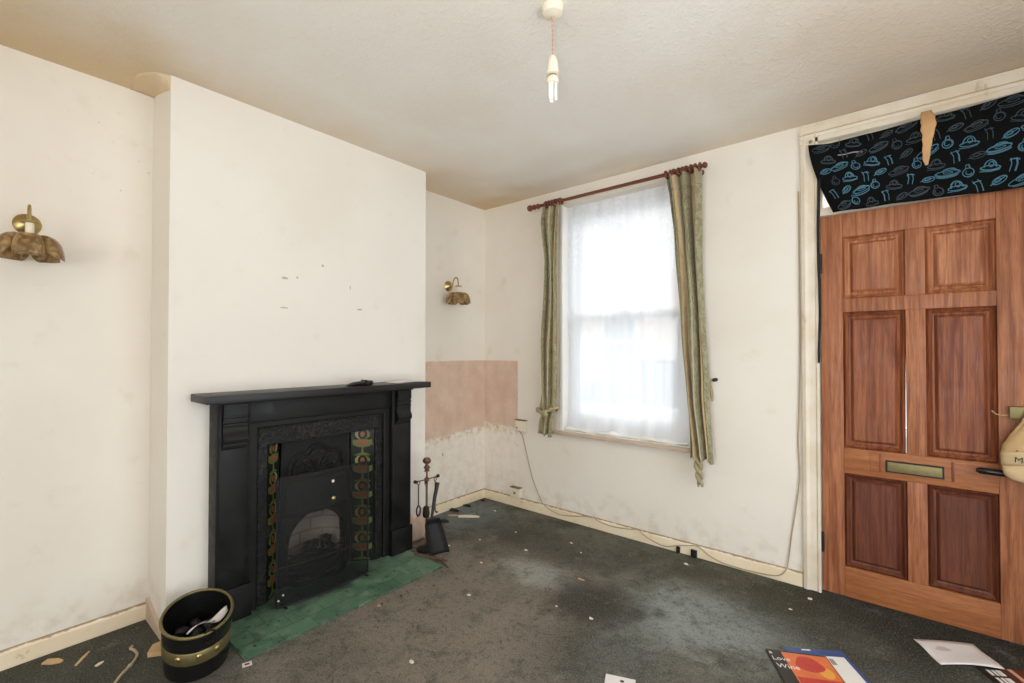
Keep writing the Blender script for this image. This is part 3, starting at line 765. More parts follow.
# cap hanging off the latch
cap = thing('cap', 'beige canvas cap hanging from the brass door latch', 'cap', (3.125, -.03, .70))
mb = nb('canvas')
def crown(u, v):
    a = u*2*PI
    zt = [(.0, .090), (.25, .098), (.45, .088), (.62, .066), (.8, .042), (.93, .026), (1., .012)]
    r = interp(zt, v)[0]
    cx, cz = 3.130-.006*v, .775 + v*.185
    k = 1 + .10*math.sin(3*a+6*v)*v
    return (cx + r*k*math.cos(a), -.062 + .42*r*k*math.sin(a) + .012*v, cz + .008*math.sin(5*a)*v - .014*math.cos(a)**2*(1-v))
mb.grid(crown, 40, 16, False); bmesh.ops.remove_doubles(mb.bm, verts=mb.bm.verts, dist=1e-5); mb.build('crown', cap, smooth=80, solid=.002)
mb = nb('canvaslight')
def brim(u, v):
    a = -PI + u*PI
    r = .088 + .004*v
    x = 3.130 + (r)*math.cos(a); 
    d = v*.075*abs(math.sin(a))**.6
    return (x, -.074 - .030*abs(math.sin(a)) - .012*math.sin(v*PI), .788 - .014*math.cos(a)**2 - d - .004)
mb.grid(brim, 30, 8, False); mb.build('brim', cap, smooth=80, solid=.003)
mb = nb('canvaslight')
def band(u, v):
    a = -PI + u*PI; r = .0945
    return (3.130+r*math.cos(a), -.064-.42*r*abs(math.sin(a)), .785+.055*v - .014*math.cos(a)**2)
mb.grid(band, 30, 4, False); mb.build('front_band', cap, smooth=80, solid=.002)
mb = nb('canvas'); mb.tube(cr([(3.10, -.05, .945), (3.112, -.048, .975), (3.135, -.046, .982), (3.15, -.05, .95)]), .006, 8); mb.build('hanging_strap', cap)
nb('ink').lathe([(.005, 0), (.004, .003)], (3.078, -.094, .835), (0, -1, 0), 10).build('eyelet', cap)
def text_obj(name, txt, size, mtx, key, parent=None, ext=.0006):
    cu = D.curves.new(name, 'FONT'); cu.body = txt; cu.size = size; cu.extrude = ext; cu.resolution_u = 3
    tmp = D.objects.new(name, cu); COL.objects.link(tmp)
    bpy.context.view_layer.update()
    me = D.meshes.new_from_object(tmp.evaluated_get(bpy.context.evaluated_depsgraph_get()))
    D.objects.remove(tmp)
    me.transform(mtx); me.materials.clear(); me.materials.append(M[key])
    o = D.objects.new(name, me); COL.objects.link(o)
    if parent is not None: o.parent = parent; o.matrix_parent_inverse = parent.matrix_basis.inverted()
    return o
RX = Matrix.Rotation(PI/2, 4, 'X')
text_obj('lettering', 'Mal', .034, Matrix.Translation((3.066, -.109, .792)) @ Matrix.Rotation(.06, 4, 'Y') @ RX, 'ink', cap)

# black printed cloth over the transom
cl = thing('printed_cloth', 'black cloth with pale blue doodle print pinned over the transom', 'cloth', (2.8, -.04, 1.94))
CT = [(2.355, 2.325), (2.45, 2.312), (2.65, 2.308), (2.85, 2.318), (3.12, 2.332), (3.26, 2.338)]
def cloth_pt(x, v, off=0.0):
    """x at the top edge, v 0 top .. 1 bottom"""
    zt = interp(CT, x)[0]
    zb = 1.951 - .020*min(1, max(0, (x-2.47)/.65)) 
    u = min(1, max(0, (x-2.355)/(3.26-2.355))); v = max(0.0, v)
    xx = x + (1-u)**3*.105*(v**1.5)
    fold = .006*math.sin(x*26+v*5)*v + .007*math.sin(x*11-v*7) + .010*math.exp(-((u+.15*v-.1)/.08)**2)
    return (xx, -.040 + fold - off, zt + (zb-zt)*v)
mb = nb('cloth'); mb.grid(lambda u, v: cloth_pt(2.355+u*.905, v), 70, 24, False); mb.build('cloth_sheet', cl, smooth=180, solid=.002)
def stroke_on_cloth(mb, pts, w):
    """flat ribbon on the cloth; pts in (x, v) cloth coordinates scaled to metres"""
    P = [Vector((p[0], p[1])) for p in pts]; prev = None
    for i, p in enumerate(P):
        d = (P[min(i+1, len(P)-1)]-P[max(i-1, 0)])
        d = d.normalized() if d.length > 1e-9 else Vector((1, 0)); n = Vector((-d.y, d.x))*w
        a = mb.v(cloth_pt(p.x+n.x, (p.y+n.y)/.375, .0022)); b = mb.v(cloth_pt(p.x-n.x, (p.y-n.y)/.375, .0022))
        if prev: mb.f([prev[0], a, b, prev[1]])
        prev = (a, b)
def ellp(cx, cy, rx, ry, rot=0, n=16, a0=0, a1=2*PI):
    return [(cx+rx*math.cos(a0+(a1-a0)*k/n)*math.cos(rot)-ry*math.sin(a0+(a1-a0)*k/n)*math.sin(rot), cy+rx*math.cos(a0+(a1-a0)*k/n)*math.sin(rot)+ry*math.sin(a0+(a1-a0)*k/n)*math.cos(rot)) for k in range(n+1)]
def motif(mb, k, cx, cy):
    rnd = random.Random(int(cx*9973+cy*7919)); rr = rnd.uniform(-.35, .2); cc, ss = math.cos(rr), math.sin(rr)
    def stroke(mb, pts, w):
        for rep in range(2):
            o1, o2, kk = rnd.uniform(-.0015, .0015), rnd.uniform(-.0015, .0015), 1.2+rnd.uniform(-.10, .10)
            stroke_on_cloth(mb, [(cx+kk*((p[0]-cx)*cc-(p[1]-cy)*ss)+o1, cy+kk*((p[0]-cx)*ss+(p[1]-cy)*cc)+o2) for p in pts], w*.8)
    w = .0013; K = 1.25; jit = lambda p: p
    if k == 0:      # boat-like dish
        stroke(mb, ellp(cx, cy, .034, .010, -.15), w*1.3); stroke(mb, ellp(cx+.004, cy-.005, .019, .011, -.15, 12, PI, 2*PI), w*1.2); stroke(mb, ellp(cx, cy+.008, .030, .008, -.15, 12, .1, PI-.1), w*1.3); stroke(mb, ellp(cx+.002, cy-.002, .014, .004, -.15, 10), w)
    elif k == 1:    # round pot
        stroke(mb, ellp(cx, cy, .015, .015), w*1.3); stroke(mb, [(cx-.006, cy-.015), (cx-.003, cy-.026), (cx+.004, cy-.026), (cx+.006, cy-.015)], w); stroke(mb, ellp(cx, cy, .008, .008, 0, 10, .5, 4), w)
    elif k == 2:    # domed cover
        stroke(mb, ellp(cx, cy+.008, .026, .008, .1), w*1.3); stroke(mb, ellp(cx, cy+.006, .016, .024, .1, 12, PI, 2*PI), w*1.3); stroke(mb, ellp(cx+.003, cy-.004, .007, .009, 0, 9), w); stroke(mb, [(cx-.028, cy+.016), (cx, cy+.021), (cx+.024, cy+.018)], w)
    elif k == 3:    # two sticks
        for d in (-.007, .008): stroke(mb, [(cx+d-.003, cy-.022), (cx+d+.002, cy-.004), (cx+d, cy+.020)], w*1.2)
        stroke(mb, ellp(cx+.001, cy-.014, .012, .005, 0, 8, 3.3, 6), w)
    else:           # leaf
        stroke(mb, ellp(cx, cy, .020, .010, -.3), w*1.2); stroke(mb, [(cx-.026, cy+.010), (cx-.008, cy+.003), (cx+.016, cy-.006)], w); stroke(mb, ellp(cx-.003, cy-.001, .009, .005, -.3, 8), w)
for key, par in (('printblue', 0), ('printgrey', 1)):
    mb = MB().mat(key); mb.keepn = True; cnt = 0
    rows = 6
    for r in range(rows):
        for c in range(15):
            x = 2.405 + c*.068 + (r % 2)*.030 + random.Random(r*31+c).uniform(-.004, .004); y = .026 + r*.064 - .014*(c % 2)
            k = (c+2*r) % 5
            dim = (r < 2) or (random.Random(r*17+c).random() < .25)
            if x > 3.22 or x < 2.40 or y > .355: continue
            if dim == bool(par): motif(mb, k, x, y)
    o = mb.build('printed_motifs', cl, smooth=0); o['kind'] = 'stuff'
mb = nb('papergrey'); stroke_on_cloth(mb, [(2.475, .075), (2.50, .079), (2.54, .077), (2.575, .083)], .003); mb.build('sheen_streak', cl, smooth=0)  # shiny streak on the cloth painted as a grey ribbon
mb = nb('brass'); mb.lathe([(.009, 0), (.009, .004), (.003, .010)], (2.368, -.048, 2.335), (0, -1, 0), 12)
tag(mb.build('drawing_pin'), 'small metal pin at the corner of the black printed cloth', 'pin')
mb = nb('rag')  # thin black strip along the hinge edge of the door
def strip(u, v):
    z = 2.30 - v*1.115
    return (2.397+.003*math.sin(v*11)+(u-.5)*.014*(1-.35*v), -.028+.004*math.sin(v*17+u*2), z)
mb.grid(strip, 2, 40, False)
tag(mb.build('black_strip', smooth=180, solid=.003), 'long thin black strip running down the hinge side of the door', 'cloth strip')
# torn strip of tan paper
mb = nb('tan')
def torn(u, v):
    w = interp([(0, .018), (.15, .024), (.35, .026), (.5, .019), (.68, .015), (.88, .012), (1, .005)], v)[0]
    cx = 2.816 + .006*math.sin(v*5) - .004*v + (.012*max(0, v-.4))
    return (cx+(u-.5)*w*2*(1+.06*math.sin(v*37+u*9)), -.032 - .042*math.sin(min(1, v*3.2)*PI/2) - .008*math.sin(v*9)*(u-.5), 2.352 - v*.262)
mb.grid(torn, 6, 40, False)
tag(mb.build('torn_paper', smooth=180, solid=.0015), 'torn strip of tan paper hanging from the door head over the black cloth', 'torn paper')

# ------------------------------------------------------------------ fireplace
fp = thing('fireplace', 'black painted fireplace surround with tiled cast iron insert', 'fireplace', (.32, -1.6, 0))
C = -1.5985
F = .365
nb('shelfblack').box(CD, .477, -2.209, -.992, 1.018, 1.053, .004).build('mantel_shelf', fp)
nb('black').box(CD, .385, -2.138, -1.057, 1.003, 1.021, .003).build('shelf_moulding', fp)
for (y0, y1, sg) in ((-2.135, -1.992, -1), (-1.200, -1.060, 1)):
    o = nb('black').box(CD, F, y0, y1, .165, 1.003, .003).build('jamb', fp)
    nb('black').box(CD, F+.012, y0-.006, y1+.006, 0.0125, .165, .003).build('plinth_block', o)
    yc = (y0+y1)/2 - .0*sg
    prof = [(F, 1.003), (F+.040, 1.003), (F+.040, .952), (F+.030, .950), (F+.030, .942), (F+.038, .940), (F+.038, .928), (F+.028, .926), (F+.028, .918), (F+.036, .915), (F+.036, .905), (F+.026, .902), (F+.024, .890), (F+.030, .872), (F+.044, .858), (F+.050, .842), (F+.044, .826), (F+.024, .822), (F+.026, .814), (F+.016, .812), (F+.012, .800), (F, .796)]
    prof = [(F+(a-F)*.75, b) for a, b in prof]
    mb = nb('black'); mb.prism(prof, 'y', yc-.05, yc+.05); mb.build('corbel', o, smooth=25)
    # raised edge bead
    for yy in (y0+.008, y1-.008): nb('black').tube([(F, yy, .17), (F, yy, 1.0)], .004, 8).build('edge_bead', o)
nb('black').box(CD, .352, -1.992, -1.200, .905, 1.003, .003).build('frieze', fp)
mb = nb('black'); panel_with_holes(mb, 'x', [-1.992, -1.200], [.0125, .905], [(-1.952, -1.245, .0125, .872)], CD, .345); mb.build('inner_moulding', fp, smooth=0, bevel=.006)
mb = nb('iron'); panel_with_holes(mb, 'x', [-1.952, -1.245], [.0125, .872], [(-1.902, -1.295, .0125, .782)], CD-.02, .333); mb.build('cast_iron_frame', fp, smooth=0, bevel=.004)
# raised bead on the frame
mb = nb('iron'); mb.tube([(.333, -1.944, .02), (.333, -1.944, .862), (.333, -1.253, .862), (.333, -1.253, .02)], .004, 6); mb.build('frame_bead', fp)
# back plate with arched opening
BX = .232; hw = .165; yb0, yb1 = C-.205, C+.205
mb = nb('soot')
N = 24
arc = [(C-hw, .0125)] + [(C-hw*math.cos(k*PI/N), .20+.175*math.sin(k*PI/N)) for k in range(N+1)] + [(C+hw, .0125)]
outer = []
for (y, z) in arc:
    if z <= .0126: outer.append((yb0 if y < C else yb1, z))
    else:
        t = (y-(C-hw))/(2*hw); 
        if t < .12: outer.append((yb0, z+ (0)))
        elif t > .88: outer.append((yb1, z))
        else: outer.append((yb0+(yb1-yb0)*(t-.12)/.76, .79))
fr = [[(BX, a, b) for a, b in arc], [(BX, a, b) for a, b in outer]]
bk = [[(BX-.02, a, b) for a, b in arc], [(BX-.02, a, b) for a, b in outer]]
mb.rings([fr[0], fr[1], bk[1], bk[0], fr[0]], False, False)
bmesh.ops.remove_doubles(mb.bm, verts=mb.bm.verts, dist=1e-5)
mb.build('back_plate', fp, smooth=30)
# arch rim
mb = nb('iron'); mb.tube([(BX+.006, a, b) for a, b in arc], .008, 8); mb.build('arch_rim', fp)
# hood with fan relief
mb = nb('soot')
def hood(u, v):
    a = u*PI; y = C - (.185-.02*v)*math.cos(a); 
    return (BX + .002 + (.050*(1-v)**1.2)*math.sin(a)**.8, y, .375 + .17*v)
mb.grid(hood, 24, 8, False); mb.build('smoke_hood', fp, smooth=60, solid=.004)
mb = nb('iron')
lob = [(C-.150, .585), (C-.146, .625)]
def lobe(cy, cz, r, a0, a1, n=9): return [(cy+r*math.cos(a0+(a1-a0)*k/n), cz+r*math.sin(a0+(a1-a0)*k/n)) for k in range(n+1)]
outl = [(C-.158, .572)] + lobe(C-.085, .620, .070, PI*1.0, PI*.42) + lobe(C, .668, .062, PI*.86, PI*.14) + lobe(C+.085, .620, .070, PI*.58, 0) + [(C+.158, .572)]
mb.tube([(BX+.004, a, b) for a, b in outl], .008, 8); mb.build('fan_outline', fp)
mb = nb('iron')
pts = [(C-.140, .580)] + [(C+(a-C)*.86, .58+(b-.58)*.86) for a, b in outl[1:-1]] + [(C+.140, .580)]
mb.prism(pts, 'x', BX+.001, BX+.010); mb.build('fan_relief', fp, smooth=0, bevel=.003)
for k in range(7):
    a = PI*(.08+.84*k/6)
    mb = nb('iron'); mb.tube([(BX+.011, C+.02*math.cos(a), .586+.02*math.sin(a)), (BX+.015, C+.075*math.cos(a), .582+.062*math.sin(a)), (BX+.011, C+.105*math.cos(a), .582+.088*math.sin(a))], [.004, .008, .003], 8); mb.build('fan_rib', fp)
# splayed tile panels
def tile_panel(sg):
    ya, yb_ = C+sg*.300, C+sg*.207; xa, xb = .325, BX
    base = MB().mat('tileground')
    def pt(s, z, off=0):
        nx, ny = (ya-yb_)*1.0, -(xa-xb)
        L = math.hypot(nx, ny); n = (abs(nx)/L, -sg*abs(ny)/L)
        return (xb+(xa-xb)*s+n[0]*off, yb_+(ya-yb_)*s+n[1]*off, z)
    p = nb('tileground'); 
    c = [pt(0, .0125), pt(1, .0125), pt(1, .782), pt(0, .782)]; c2 = [pt(0, .0125, -.008), pt(1, .0125, -.008), pt(1, .782, -.008), pt(0, .782, -.008)]
    p.rings([c2, c]); panel = p.build('tile_panel', fp, smooth=0)
    W = math.hypot(ya-yb_, xa-xb)
    def poly(key, pts, name='tile_motif'):
        q = nb(key); q.rings([[pt(.5+a/W, b, .0003) for a, b in pts], [pt(.5+a/W, b, .002) for a, b in pts]]); return q
    def disc(cx, cz, rx, rz, n=14): return [(cx+rx*math.cos(k*2*PI/n), cz+rz*math.sin(k*2*PI/n)) for k in range(n)]
    def cres(cx, cz, s_):
        return [(cx+s_*.030*math.cos(a), cz+.026*math.sin(a)) for a in [-PI/2+PI*k/8 for k in range(9)]] + [(cx+s_*.012*math.cos(a), cz+.022*math.sin(a)) for a in [PI/2-PI*k/8 for k in range(9)]]
    for i in range(5):
        zt = .775 - i*.152
        items = [('tilegreen', cres(.014, zt-.022, 1)), ('tilecream', cres(-.014, zt-.022, -1)), ('tilepink', disc(0, zt-.022, .014, .017)),
                 ('tilegreen', [(-.056, zt-.050), (-.040, zt-.056), (-.02, zt-.050), (.02, zt-.050), (.040, zt-.056), (.056, zt-.050), (.058, zt-.080), (.036, zt-.094), (.014, zt-.098), (-.014, zt-.098), (-.036, zt-.094), (-.058, zt-.080)]),
                 ('tilegreen', [(-.005, zt-.096), (.005, zt-.096), (.007, zt-.128), (.046, zt-.142), (.046, zt-.146), (-.046, zt-.146), (-.046, zt-.142), (-.007, zt-.128)])]
        fl = MB()
        for key, pts in items:
            fl.mat(key); fl.rings([[pt(.5+a/W, b, .0002) for a, b in pts], [pt(.5+a/W, b, .0020) for a, b in pts]])
        fl.mat('tilepink'); pts = disc(0, zt-.072, .040, .015); fl.rings([[pt(.5+a/W, b, .002) for a, b in pts], [pt(.5+a/W, b, .0030) for a, b in pts]])
        fl.build('flower_motif', panel, smooth=0)
tile_panel(-1); tile_panel(1)
# fire back and grate
mb = nb('firebrick')
def fback(u, v):
    a = -PI*.5 + u*PI
    return (.075 + .12*(1-math.cos(a)), C + .158*math.sin(a)*1.0, .0125 + v*.52)
mb.grid(fback, 20, 4, False); mb.build('fire_back', fp, smooth=60, solid=.01)
nb('soot').box(.07, BX-.02, C-.16, C+.16, .0125, .09).build('grate_bed', fp)
for k in range(5):
    z = .045+k*.030; r = .150
    mb = nb('soot'); mb.tube([(BX-.004+.075*math.sin(PI*j/12), C-r*math.cos(PI*j/12), z) for j in range(13)], .006, 8); mb.build('grate_bar', fp)
mb = nb('soot')
def ashc(u, v):
    a = u*PI; return (BX+.004+(.10+.012*math.sin(v*PI))*math.sin(a), C-.165*math.cos(a), .0160+v*.025)
mb.grid(ashc, 20, 4, False); mb.build('ash_cover', fp, smooth=60, solid=.004)
for i in range(16):
    rnd = random.Random(i+50)
    y = C + rnd.uniform(-.105, .105); x = .175 + rnd.uniform(-.02, .055)
    mb = nb('coal'); mb.blob((0, 0, 0), rnd.uniform(.022, .032), i, .22, 1, (1.1, 1, .8))
    o = mb.build('coal_lump', smooth=0); o.location = (x, y, .128+.04*(i//8)); tag(o, 'black coal lump lying in the fireplace grate behind the mesh guard', 'coal', 'coal in the grate')

# fire guard
fg = thing('fire_guard', 'black wire mesh fire guard with small brass knob before the grate', 'fire guard', (.43, -1.645, .013))
def gp(u, v):
    return (.418 + .014*u + .034*math.sin(PI*u)*(1-.55*v) , -1.893 + u*.487, .018 + v*.612 + .0*u)
nb('mesh').grid(lambda u, v: gp(u, v), 16, 10, False)
mb = nb('mesh'); mb.grid(gp, 16, 10, False); mb.build('mesh_screen', fg, smooth=180)
ed = [gp(k/16, 0) for k in range(17)] + [gp(1, k/10) for k in range(1, 11)] + [gp(1-k/16, 1) for k in range(1, 17)] + [gp(0, 1-k/10) for k in range(1, 11)]
mb = nb('soot'); mb.tube(ed, .0048, 8); mb.build('guard_frame', fg)
mb = nb('soot'); mb.tube([gp(k/16, .30) for k in range(17)], .003, 6); mb.build('lower_wire', fg)
kx, ky, kz = gp(.54, .765)
mb = nb('brass'); mb.lathe([(.004, 0), (.004, .008), (.010, .012), (.012, .018), (.010, .024), (.003, .028)], (kx, ky, kz), (1, 0, 0), 16); mb.build('knob', fg)
kx, ky, kz = gp(.555, .90); mb = nb('plastic'); mb.lathe([(.003, 0), (.008, .004), (.005, .008)], (kx, ky, kz), (1, 0, 0), 12); mb.build('white_stud', fg)
for u, v in ((.06, .085), (.02, .05)):
    kx, ky, kz = gp(u, v); mb = nb('plastic'); mb.lathe([(.005, 0), (.003, .005)], (kx, ky, kz), (1, 0, 0), 10); mb.build('rivet', fg)
for y, x in ((-1.86, .428), (-1.43, .44)): nb('blackmetal').box(x-.03, x+.03, y-.006, y+.006, .0122, .019, .002).build('guard_foot', fg)

# hearth
mb = nb('hearth'); mb.box(.235, .690, -2.125, -1.085, 0.0002, .0122, .002)
tag(mb.build('hearth', smooth=0), 'worn green glazed tile hearth in front of the fireplace', 'hearth')

# mantel objects
o = thing('pouch', 'flat dark pouch lying on the middle of the black mantelshelf', 'pouch', (.42, -1.46, 1.053))
mb = nb('blackmetal')
mb.rings([[(.425+.030*w*math.cos(a), -1.535+.150*t, 1.0535+h/2+h/2*math.sin(a)) for a in [k*PI/6 for k in range(12)]] for t, w, h in ((0, .25, .008), (.12, .7, .014), (.3, 1, .022), (.6, 1.05, .025), (.85, 1, .027), (1, .75, .026))])
mb.build('body', o, smooth=40)
nb('soot').box(.395, .456, -1.432, -1.424, 1.0536, 1.083, .002).build('clasp', o)
o = thing('letter', 'curled white paper lying at the right end of the mantelshelf', 'paper', (.40, -1.13, 1.053))
mb = nb('paper'); mb.grid(lambda u, v: (.335+.115*u, -1.23+.20*v+.02*u, 1.0545+.010*math.sin(v*PI)*(1-u*.6)), 6, 10, False); mb.build('sheet', o, smooth=180, solid=.0008)

# ------------------------------------------------------------------ coal scuttle
BXc, BYc = .535, -2.248
ang = math.atan2(-.272, .962)
bk = thing('coal_scuttle', 'oval black coal bucket with brass rim and brass band', 'coal bucket', (BXc, BYc, 0))
ca, sa = math.cos(ang), math.sin(ang)
def el(ra, rb, a): 
    x, y = ra*math.cos(a), rb*math.sin(a); return (BXc+x*ca-y*sa, BYc+x*sa+y*ca)
TILT = .05
def bring(s, z, n=40, tilt=0.0, sh=0.0, back=1.0):
    out = []
    for k in range(n):
        a = k*2*PI/n; p = el(.142*s, .114*s, a)
        out.append((p[0]+sh*ca, p[1]+sh*sa, z-tilt*math.cos(a)))
    return out
mb = nb('blackgloss')
mb.rings([bring(.93, .003), bring(.97, .02, 40, .002), bring(1.0, .10, 40, .010, .004), bring(1.04, .198, 40, .022, .010), bring(1.02, .198, 40, .022, .010), bring(.97, .10, 40, .010, .004), bring(.90, .03), bring(.3, .022), bring(.02, .022)], True)
mb.build('body', bk, smooth=50)
mb = nb('oldbrass'); pts = bring(1.04, .200, 40, .022, .010)
V = []
for k in range(40):
    p = Vector(pts[k]); d = (p-Vector((BXc+.010*ca, BYc+.010*sa, .2))); d.z = 0; d.normalize()
    V.append([p+d*.006*math.cos(j*PI/4)+Vector((0, 0, .006*math.sin(j*PI/4))) for j in range(8)])
V.append(V[0]); mb.rings(V, False); bmesh.ops.remove_doubles(mb.bm, verts=mb.bm.verts, dist=1e-5); mb.build('rim', bk, smooth=60)
mb = nb('oldbrass'); mb.rings([bring(1.004, .078, 40, .009, .003), bring(1.022, .082, 40, .009, .003), bring(1.036, .126, 40, .013, .006), bring(1.020, .130, 40, .013, .006)], False); mb.build('band', bk, smooth=50)
for a in (-.55, .55, 0.05):
    p = el(.142*1.032+.004, .114*1.032, a); n = Vector((p[0]-BXc, p[1]-BYc, 0)).normalized()
    mb = nb('brass'); mb.lathe([(.010, 0), (.010, .003), (.005, .007)], (p[0], p[1], .10), n, 12); mb.build('boss', bk)
# drop handle ring holder
p = el(.142*1.03+.008, .114*1.03, .30); n = Vector((p[0]-BXc, p[1]-BYc, 0)).normalized()
mb = nb('blackgloss'); mb.torus((p[0]+n.x*.006, p[1]+n.y*.006, .165), n, .022, .004, 20, 6); mb.build('handle_ring', bk)
for i in range(13):
    rnd = random.Random(i+7); r = .030
    a = rnd.uniform(0, 2*PI); q = math.sqrt(rnd.uniform(.02, .9))*.72 if i > 5 else .62
    if i <= 5: a = i*PI/3
    p = el(.118*q*1.0, .098*q, a)
    mb = nb('coal'); mb.blob((0, 0, 0), .025, i+3, .22, 1, (1.2, 1, .8)); o = mb.build('coal_lump', smooth=0)
    o.location = (p[0], p[1], .078 if i <= 5 else .118); tag(o, 'black coal lump inside the coal bucket', 'coal', 'coal in the bucket')
pa = thing('paper_spill', 'crumpled white paper strip lying on the coal in the bucket', 'paper', (BXc+.04, BYc, .13))
mb = nb('paper')
def spill(u, v):
    t = u-.5; w = .022*(1-(2*t)**2*.75)
    p0 = Vector((.598, -2.302, .158)); p1 = Vector((.548, -2.146, .166))
    d = (p1-p0); n = Vector((d.y, -d.x, 0)).normalized()
    q = p0 + d*u + n*(v-.5)*2*w*.9
    return (q.x, q.y, q.z + .012*math.sin(u*7) + .02*(v-.5)*math.sin(u*5))
mb.grid(spill, 16, 5, False); mb.build('strip', pa, smooth=180, solid=.001)
mb = nb('ink')
for (u, v) in ((.45, .5), (.62, .62)): 
    p = spill(u, v); mb.box(p[0]-.004, p[0]+.004, p[1]-.006, p[1]+.006, p[2]+.0008, p[2]+.002)
mb.build('print_mark', pa, smooth=0)

# ------------------------------------------------------------------ companion set and shovel
SX, SY = .43, -.985
cs = thing('companion_stand', 'copper toned fireside companion stand with cross hooks beside the fireplace', 'fireside stand', (SX, SY, 0))
mb = nb('blackmetal'); mb.lathe([(.062, .0005), (.064, .008), (.055, .014), (.02, .022), (.010, .03)], (SX, SY, 0), (0, 0, 1), 24); mb.build('base', cs)
nb('copper').tube([(SX, SY, .025), (SX, SY, .50)], .006, 10).build('pole', cs)
mb = nb('copper'); mb.lathe([(.006, .485), (.019, .49), (.011, .50), (.022, .512), (.012, .524), (.008, .532), (.024, .543), (.027, .556), (.018, .572), (.005, .577)], (SX, SY, 0), (0, 0, 1), 16); mb.build('finial', cs)
mb = nb('copper'); mb.lathe([(.008, .425), (.016, .43), (.016, .445), (.008, .45)], (SX, SY, 0), (0, 0, 1), 16); mb.build('collar', cs)
for dx, dy in ((.0, -.08), (.0, .08), (.045, -.042)):
    mb = nb('copper'); mb.tube([(SX, SY, .437), (SX+dx, SY+dy, .440)], .004, 8); mb.build('hook_arm', cs)
    mb = nb('blackmetal'); mb.lathe([(.005, -.012), (.010, -.008), (.011, .006), (.006, .012)], (SX+dx*1.12, SY+dy*1.12, .440), (dx, dy, .02), 12); mb.build('arm_knob', cs)
def hang(name, label, cat, x, y, kind):
    t = thing(name, label, cat, (x, y, .2))
    mb = nb('copper'); mb.torus((x, y, .428), (1, 0, 0), .010, .003, 14, 6); mb.build('hanging_loop', t)
    mb = nb('steel'); mb.tube([(x, y, .418), (x, y, .29)], .0042, 8); mb.build('shaft', t)
    if kind == 'poker': mb = nb('steel'); mb.tube(cr([(x, y, .29), (x, y, .24), (x+.012, y, .22), (x+.022, y, .228)]), .0048, 8); mb.build('hooked_tip', t)
    elif kind == 'brush': mb = nb('blackmetal'); mb.lathe([(.010, .292), (.018, .285), (.022, .245), (.018, .225)], (x, y, 0), (0, 0, 1), 14); mb.build('bristles', t)
    else:
        for s_ in (-1, 1): mb = nb('blackmetal'); mb.tube(cr([(x, y, .292), (x, y+s_*.014, .27), (x, y+s_*.012, .24), (x, y+s_*.002, .225)]), .0048, 8); mb.build('jaw', t)
    return t
hang('fire_tongs', 'thin fire tongs hanging leftmost on the companion stand', 'tongs', SX+.0, SY-.066, 'tongs')
hang('hearth_brush', 'small hearth brush hanging on the front arm of the companion stand', 'brush', SX+.046, SY-.043, 'brush')
hang('poker', 'steel poker hanging behind the black shovel on the companion stand', 'poker', SX+.012, SY+.058, 'poker')
sh = thing('coal_shovel', 'black coal shovel standing on its blade against the companion stand', 'shovel', (.53, -.93, .0))
top = Vector((.475, -.935, .415)); mid = Vector((.505, -1.018, .222)); bot = Vector((.545, -.985, .006))
mb = nb('blackmetal'); mb.tube([top, top.lerp(mid, .4), mid + Vector((.004, .002, -.02))], [.013, .012, .008], 12); mb.build('handle', sh)
mb = nb('blackmetal')
side = Vector((.28, .96, .0)).normalized(); dn = (bot-mid); nn = dn.cross(side).normalized()
def blade(u, v):
    w = interp([(0, .040), (.12, .054), (.5, .061), (1, .064)], v)[0]
    s_ = (u-.5)*2
    lift = .024*(abs(s_)**4)*(1-.2*v) + .02*max(0, .12-v)/.12
    return mid + dn*v + side*(s_*w + .035*v*0) - nn*lift*(-1)
mb.grid(lambda u, v: blade(u, v), 14, 14, False); mb.build('blade', sh, smooth=50, solid=.003)
for i, (a, b) in enumerate((((.45, -1.10, .018), (.60, -1.055, .019)), ((.52, -1.085, .024), (.66, -1.020, .008)), ((.55, -1.03, .010), (.73, -1.075, .007)))):
    a = Vector(a); b = Vector(b); m = a.lerp(b, .5)+Vector((0, .004*(i-1), .002))
    mb = nb('bark'); mb.tube(cr([a, m, b]), [.004, .0048, .005, .0054, .005, .0047, .0042, .0036, .0025], 7)
    tag(mb.build('kindling_stick', smooth=40), ['reddish kindling stick on the hearth end, the one lying nearest the fireplace', 'reddish kindling stick in the middle of three by the shovel', 'reddish kindling stick reaching furthest onto the carpet by the hearth corner'][i], 'stick', 'kindling at the hearth end')

